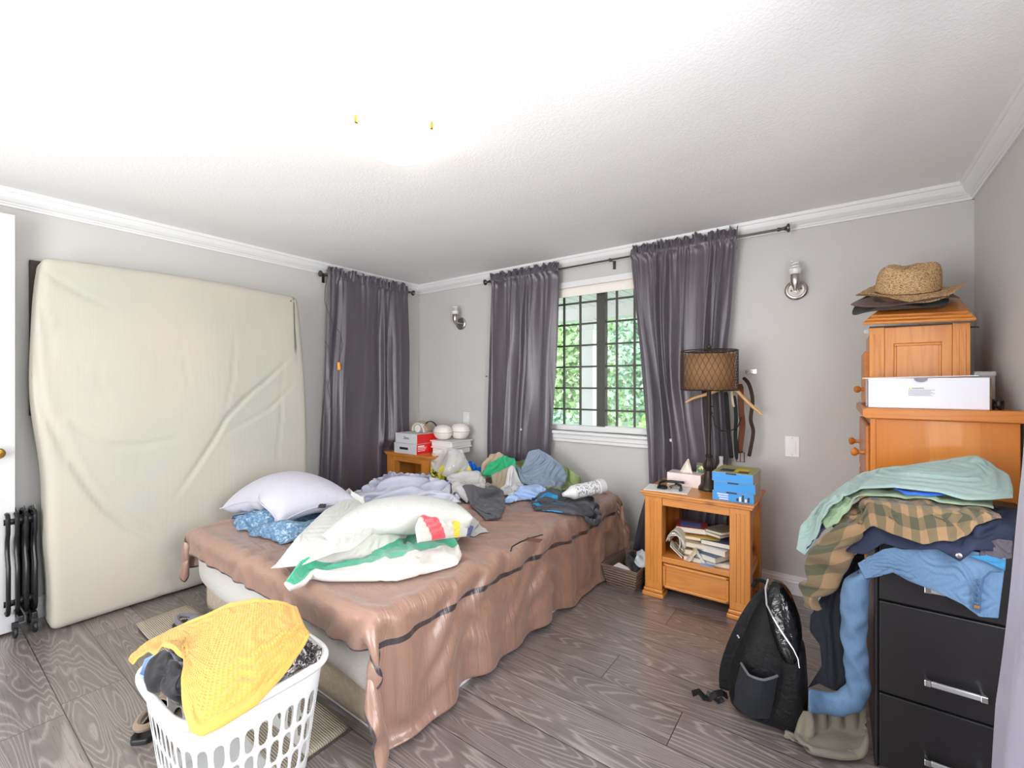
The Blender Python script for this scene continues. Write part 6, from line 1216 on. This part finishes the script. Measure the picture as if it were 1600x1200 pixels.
drape('grey_lining', ([(1535, 850, -1.275), (1560, 842, -1.27), (1582, 845, -1.27)], [(1582, 845, -1.27), (1580, 872, -1.285)], [(1530, 868, -1.287), (1550, 874, -1.287), (1580, 872, -1.285)], [(1535, 850, -1.275), (1530, 868, -1.287)]), (18, 24), cloth_mat('mauve_grey', '524c55', .8), 'mauve-grey cloth tucked in at the end of the denim jacket', 'cloth', (1.15, 1.15), .006, 67, floor=None)
pm_ = Mt('plaid_flannel'); uvn = pm_.node('UVMap', uv_map='uv'); us = pm_.node('SeparateXYZ'); pm_.link(uvn.outputs[0], us.inputs[0]); co = pm_.coord()
st_ = lambda x, f, w: pm_.math('LESS_THAN', pm_.math('FRACT', pm_.math('MULTIPLY', x, f)), w)
a_ = st_(us.outputs[0], 1.0, .5); b_ = st_(us.outputs[1], 1.0, .5); sm_ = pm_.math('ADD', a_, b_)
pm_.base(pm_.ramp(pm_.math('MULTIPLY', sm_, .5), [(0, '927555'), (.3, '6f5f45'), (.8, '4a4a37')], 'CONSTANT')); pm_.set(Roughness=.9); pm_.bump(pm_.noise(co, 40, 4, .6), .4, .004); pm_.b.inputs['Sheen Weight'].default_value = .2; M_PLAID = pm_.m
sh = thing('plaid_shirt', (3.5, -1.2, .85), 'green and tan plaid flannel shirt with one sleeve hanging past the cabinet side', 'shirt')
P0 = coons([(1300, 822, -1.17), (1320, 798, -1.15), (1352, 786, -1.12), (1397, 794, -1.10), (1431, 784, -1.08), (1465, 780, -1.06), (1510, 794, -1.10), (1562, 804, -1.16)], [(1562, 804, -1.16), (1564, 812, -1.22)], [(1318, 846, -1.22), (1334, 846, -1.24), (1366, 826, -1.26), (1404, 838, -1.285), (1442, 852, -1.30), (1470, 850, -1.30), (1496, 846, -1.30), (1530, 828, -1.27), (1564, 812, -1.22)], [(1300, 822, -1.17), (1318, 846, -1.22)], 46, 100)
cloth('shirt_body', P0, M_PLAID, (1.10, 1.38), sh, keep=.036, seed=70, dome=.012, thick=.004, nscale=27, pinb=.45, pini=.02, grav=.0001, nvec=(.6, 1, 2.0), uvs=(11, 4))
loft('sleeve', [ring(1338, 806, -1.19, .055, .022, .7), ring(1320, 826, -1.215, .065, .028, .55), ring(1306, 850, -1.22, .074, .032, .45), ring(1294, 878, -1.22, .068, .032, .4), ring(1284, 900, -1.22, .052, .03, .3), ring(1278, 914, -1.22, .052, .03, .15), ring(1272, 925, -1.22, .032, .024, 0), ring(1270, 948, -1.22, .026, .020, 0)], M_PLAID, sh, seed=71, amp=.010, axial=1.16, nscale=40, thick=.003, floor=None, lay=False, uvs=(2, 4))
drape('green_shirt', ([(1284, 815, -1.17), (1308, 782, -1.13), (1330, 766, -1.08), (1397, 760, -1.0), (1465, 768, -1.0), (1550, 780, -1.08)], [(1550, 780, -1.08), (1553, 800, -1.17)], [(1290, 826, -1.19), (1306, 822, -1.20), (1325, 800, -1.19), (1352, 788, -1.19), (1400, 792, -1.19), (1440, 784, -1.19), (1500, 797, -1.19), (1553, 800, -1.17)], [(1284, 815, -1.17), (1290, 826, -1.19)]), (34, 90), cloth_mat('pale_green_cotton', '8fa686', .85), 'pale green shirt folded between the plaid shirt and the mint tee', 'shirt', (1.12, 1.35), .012, 72, dome=.015, keep=.016, nvec=(.5, 1, 2))
drape('navy_shirt', ([(1268, 846, -1.17), (1295, 802, -1.14), (1325, 770, -1.10)], [(1325, 770, -1.10), (1332, 780, -1.14)], [(1260, 858, -1.19), (1284, 832, -1.19), (1310, 804, -1.18), (1332, 780, -1.14)], [(1268, 846, -1.17), (1260, 858, -1.19)]), (14, 44), cloth_mat('navy_cotton', '2a3553', .8), 'narrow strip of navy shirt hanging between the mint tee and the green shirt', 'shirt', (1.05, 1.1), .006, 73, floor=None)
drape('blue_shirt', ([(1396, 760, -1.12), (1435, 758, -1.11), (1478, 768, -1.12)], [(1478, 768, -1.12), (1478, 773, -1.18)], [(1396, 762, -1.18), (1420, 776, -1.20), (1450, 778, -1.20), (1478, 773, -1.18)], [(1396, 760, -1.12), (1396, 762, -1.18)]), (16, 36), cloth_mat('royal_blue', '1e62c4', .6), 'royal blue cloth peeking out under the mint tee', 'shirt', (1.05, 1.2), .006, 74)
drape('mint_shirt', ([(1251, 822, -1.14), (1270, 800, -1.12), (1296, 775, -1.08), (1348, 740, -1.02), (1415, 730, -.96), (1465, 722, -.92), (1526, 713, -.88), (1576, 742, -.98)], [(1576, 742, -.98), (1582, 762, -1.06), (1583, 778, -1.14)], [(1244, 858, -1.18), (1258, 869, -1.19), (1285, 828, -1.19), (1322, 776, -1.17), (1345, 764, -1.19), (1397, 762, -1.20), (1465, 770, -1.20), (1510, 782, -1.20), (1550, 781, -1.19), (1583, 778, -1.14)], [(1251, 822, -1.14), (1247, 840, -1.16), (1244, 858, -1.18)]), (50, 104), cloth_mat('mint_jersey', '93a9a3', .85), 'faded mint tee shirt draped over the top of the clothes pile', 'shirt', (1.08, 1.16), .016, 75, dome=.012, nscale=18, nvec=(.6, 1, 1.8), keep=.026)
# ================================================================== pale curtain at the window beside the camera
M_LIL = Mt('lilac_satin'); co = M_LIL.coord(); sl = M_LIL.noise(M_LIL.coord('Object', (2, 2, 300)), 2, 3); M_LIL.base(M_LIL.mix(sl, 'aaa5ba', 'bdb8cb')); M_LIL.set(Roughness=.4); M_LIL.b.inputs['Sheen Weight'].default_value = .3; M_LIL.bump(sl, .15, .0008); M_LIL.bump(M_LIL.noise(co, 14, 4), .25, .006)
o = curtain('curtain', 'right', [(2.1, -1.76), (1.3, -1.66), (1.02, -1.60), (.75, -1.52), (.4, -1.40), (.05, -1.36)], [(2.1, -2.0), (.05, -1.98)], 2.09, 2.03, .03, 3, 'pale lilac satin curtain flaring out beside the filing cabinet', 31, .03, .20, M_LIL.m)
del o['group']; rod('curtain_rod', (RX-.20, -3.1, 2.03), (RX-.20, -1.74, 2.03), 'pewter rod above the pale lilac curtain', (), 'right')
for y in (-3.05, -1.75): MB().tube([(RX-.20, y, 2.03), (RX-.001, y, 2.03)], .005, 8).build('bracket', M_RODM, bpy.data.objects['curtain_rod.002'])
# ================================================================== laundry basket, rug, slippers
rg = Mt('beige_ribbed_rug'); co = rg.coord('Object', (1, 1, 1)); wv = rg.node('TexWave', wave_type='BANDS', bands_direction='Y'); rg.link(co, wv.inputs['Vector']); wv.inputs['Scale'].default_value = 42; wv.inputs['Distortion'].default_value = 1.5
rg.base(rg.mix(wv.outputs['Fac'], 'a39683', 'c9beab')); rg.set(Roughness=.95); rg.bump(wv.outputs['Fac'], .8, .006)
P, fs = rbox(1.46, .24, .014, .006, .03); a = P.copy(); P = np.stack([a[:, 0]+.525+.73, a[:, 1]-2.235+.006*np.sin(a[:, 0]*6), a[:, 2]+.008+.004*(np.sin(a[:, 0]*7)*np.sin(a[:, 1]*9+1)+1)], 1)
tag(soft('rug', P, fs, rg.m, None), 'beige ribbed rug runner on the floor at the foot of the bed', 'rug')
lb_ = thing('laundry_basket', (1.865, -2.435, 0), 'white plastic laundry basket with slotted sides, full of clothes', 'basket')
def rr(hx, hy, r, n):
    pts = []
    for k in range(n):
        s_ = k/n*4; 
        a = 2*PI*k/n; ca, sa = math.cos(a), math.sin(a); e = .42; pts.append((hx*np.sign(ca)*abs(ca)**e, hy*np.sign(sa)*abs(sa)**e))
    p = np.array(pts+[pts[0]]); L = np.r_[0, np.cumsum(np.linalg.norm(np.diff(p, axis=0), axis=1))]; t_ = np.linspace(0, L[-1], n+1)[:-1]
    return np.stack([np.interp(t_, L, p[:, 0]), np.interp(t_, L, p[:, 1])], 1)
NB = 114; levels = [.0, .035, .045, .105, .118, .180, .195, .262, .275, .350]; base_ = rr(.215, .20, 0, 1200)[::1]; pr_ = base_[(np.arange(NB)*1200/NB).astype(int)]
vs = []; fs = []
for z in levels:
    f = .80+.20*z/.35
    for p in pr_: vs.append((p[0]*f, p[1]*f, z+.004))
for i in range(len(levels)-1):
    hole = i in (2, 4, 6)
    for k in range(NB):
        if hole and k % 3 != 0: continue
        fs.append((i*NB+k, i*NB+(k+1) % NB, (i+1)*NB+(k+1) % NB, (i+1)*NB+k))
me = bpy.data.meshes.new('slotted_wall'); me.from_pydata(vs, [], fs); o = link('slotted_wall', me, M_WHITE, lb_, world=False, smooth=True); mods(o, solid=.0035, sub=1)
MB().add([(p[0]*.8, p[1]*.8, .004) for p in pr_]+[(p[0]*.8, p[1]*.8, .008) for p in pr_], [tuple(reversed(range(NB))), tuple(range(NB, 2*NB))]+[(k, (k+1) % NB, NB+(k+1) % NB, NB+k) for k in range(NB)]).build('floor_plate', M_WHITE, lb_, world=False)
b = MB(); vs = []; fs = []; sec = [(-.004, -.02), (.012, -.018), (.020, -.004), (.018, .008), (.006, .013), (-.006, .008)]
for p in pr_:
    n_ = np.array([p[0]/.215**2, p[1]/.20**2]); n_ = np.sign(n_)*np.abs(n_)**1.0; n_ /= np.linalg.norm(n_)
    for a, c in sec: vs.append((p[0]+n_[0]*a, p[1]+n_[1]*a, .352+c))
ns = len(sec)
for k in range(NB):
    for q in range(ns): fs.append((k*ns+q, k*ns+(q+1) % ns, ((k+1) % NB)*ns+(q+1) % ns, ((k+1) % NB)*ns+q))
b.add(vs, fs).build('rim', M_WHITE, lb_, world=False, smooth=True, sub=1)
FIELD.h[166:208, 224:264] = .335; 
heap('clothing', ([(1.0, np.array([1.69, -2.26, .33])), (1.0, np.array([2.04, -2.26, .33]))], [(1.0, np.array([2.04, -2.26, .33])), (1.0, np.array([2.04, -2.60, .33]))], [(1.0, np.array([1.69, -2.60, .33])), (1.0, np.array([2.04, -2.60, .33]))], [(1.0, np.array([1.69, -2.26, .33])), (1.0, np.array([1.69, -2.60, .33]))]), '9b9692', 'grey clothing filling the white laundry basket beneath the other clothes', 'clothing', (1.3, 1.3), .05, .014, 81, (34, 36), grav=.0003)
pt2 = Mt('patterned_grey'); co = pt2.coord(); pt2.base(pt2.ramp(pt2.noise(co, 45, 3, .6, 2), [(.42, '2c2a2f'), (.5, '8b8480'), (.58, 'c9c1ba')], 'CONSTANT')); pt2.set(Roughness=.85)
heap('cloth', ([(445, 1002, .42), (470, 990, .43), (492, 1004, .42)], [(492, 1004, .42), (503, 1012, .40), (500, 1024, .38)], [(400, 1075, .375), (430, 1058, .375), (460, 1045, .375), (500, 1024, .38)], [(445, 1002, .42), (400, 1075, .375)]), '', 'black and grey patterned cloth rolled over the basket rim beside the yellow blanket', 'cloth', (1.2, 1.3), .012, .008, 82, (26, 34), mat=pt2.m, pinb=.5)
heap('light_blue_cloth', ([(226, 1030, .385), (245, 1020, .40), (272, 1030, .41)], [(272, 1030, .41), (270, 1056, .385)], [(218, 1052, .37), (240, 1066, .365), (270, 1056, .385)], [(226, 1030, .385), (218, 1052, .37)]), '92b2dc', 'light blue cloth bunched in the corner of the laundry basket', 'cloth', (1.3, 1.3), .015, .008, 83, (24, 26), pinb=.5)
heap('shirt', ([(258, 1030, .405), (280, 1032, .42), (300, 1038, .42)], [(300, 1038, .42), (302, 1062, .40)], [(256, 1044, .39), (275, 1052, .39), (302, 1062, .40)], [(258, 1030, .405), (256, 1044, .39)]), 'c3d0ea', 'pale blue striped shirt crumpled above the black garment in the basket', 'shirt', (1.4, 1.3), .01, .008, 84, (20, 26), pinb=.5)
heap('black_garment', ([(240, 1046, .39), (258, 1038, .40), (296, 1056, .41)], [(296, 1056, .41), (300, 1110, .37)], [(230, 1080, .365), (262, 1092, .36), (300, 1110, .37)], [(240, 1046, .39), (230, 1080, .365)]), '1f1c1f', 'black garment hanging over the near side of the laundry basket contents', 'garment', (1.2, 1.2), .02, .008, 85, (28, 30), pinb=.5)
yw = Mt('mustard_waffle'); uvn = yw.node('UVMap', uv_map='uv'); us = yw.node('SeparateXYZ'); yw.link(uvn.outputs[0], us.inputs[0])
cell = lambda x, f: yw.math('ABSOLUTE', yw.math('SINE', yw.math('MULTIPLY', x, f*PI)))
wv_ = yw.math('MULTIPLY', cell(us.outputs[0], 66), cell(us.outputs[1], 50)); inside = yw.math('MULTIPLY', yw.math('GREATER_THAN', us.outputs[1], .06), yw.math('LESS_THAN', us.outputs[1], .94)); h_ = yw.math('MULTIPLY', wv_, inside)
yw.base('d6a650'); yw.set(Roughness=.9); yw.b.inputs['Sheen Weight'].default_value = .2
bm_ = yw.node('Bump', invert=True); bm_.inputs['Strength'].default_value = .7; bm_.inputs['Distance'].default_value = .003; yw.link(h_, bm_.inputs['Height']); yw.link(bm_.outputs[0], yw.b.inputs['Normal'])
P0 = coons([(205, 1024, .375), (232, 1004, .40), (270, 985, .42), (325, 962, .45), (360, 944, .47), (400, 937, .48), (435, 941, .475), (463, 948, .46)], [(463, 948, .46), (474, 975, .45), (482, 988, .43), (484, 1003, .41)],
           [(207, 1040, .37), (232, 1026, .39), (258, 1036, .41), (292, 1042, .42), (284, 1075, .41), (287, 1110, .40), (298, 1145, .385), (315, 1152, .38), (345, 1138, .38), (400, 1104, .38), (440, 1060, .39), (484, 1003, .41)], [(205, 1024, .375), (201, 1032, .37), (207, 1040, .37)], 76, 96)
P0s = P0.copy()
o = cloth('yellow_blanket', P0, yw.m, (1.03, 1.03), keep=.016, dome=.02, seed=86, thick=.006, nscale=13, pinb=.5, pini=.01, grav=.0001, steps=90); tag(o, 'mustard yellow waffle blanket thrown over the laundry basket', 'blanket')
def slipper(loc, rz, m, m2, label, L=.25):
    t = thing('slipper', loc, label, 'slipper', rz=rz); out = [(-L/2, -.025), (-L*.4, -.038), (-L*.1, -.034), (L*.2, -.046), (L*.42, -.036), (L*.5, -.012), (L*.5, .012), (L*.42, .036), (L*.2, .046), (-L*.1, .034), (-L*.4, .038), (-L/2, .025)]
    MB().prism(out, 0, .018).build('sole', m2, t, world=False, bevel=.005)
    b = MB(); vs = []; n = 18; R_ = []
    for i in range(9):
        f = i/8; x = -L*.02+L*.5*f; w_ = .044*math.sqrt(max(.02, 1-(f*.98)**3)); h = .058*(1-f*.55)*math.sqrt(max(.05, 1-f**5)); R_.append([(x, w_*math.cos(a), .016+h*math.sin(a)) for a in np.linspace(0, PI, n)])
    o = link('upper', grid_mesh('upper', np.array(R_)), m, t, world=False, smooth=True); mods(o, solid=.008, sub=1)
    MB().tube([(-L*.06+(-L*.38)*math.sin(a)*1.0+.0, .040*math.cos(a), .034+.012*math.sin(a)) for a in np.linspace(0, PI, 20)], [.012]*20, 8).build('heel_collar', m, t, world=False, smooth=True)
    return t
p = onz(322, 975, .03); slipper((p[0]+.0, p[1]-.05, .022), .25, cloth_mat('grey_felt', '77717a', .95), M_BLACK, 'grey felt slipper on the rug behind the laundry basket')
p = onz(235, 1110, .03); slipper((p[0]+.03, p[1]+.02, .002), 2.4, cloth_mat('tan_suede', '94836f', .95), M_BLACK, 'tan slipper on the bare floor beside the laundry basket')
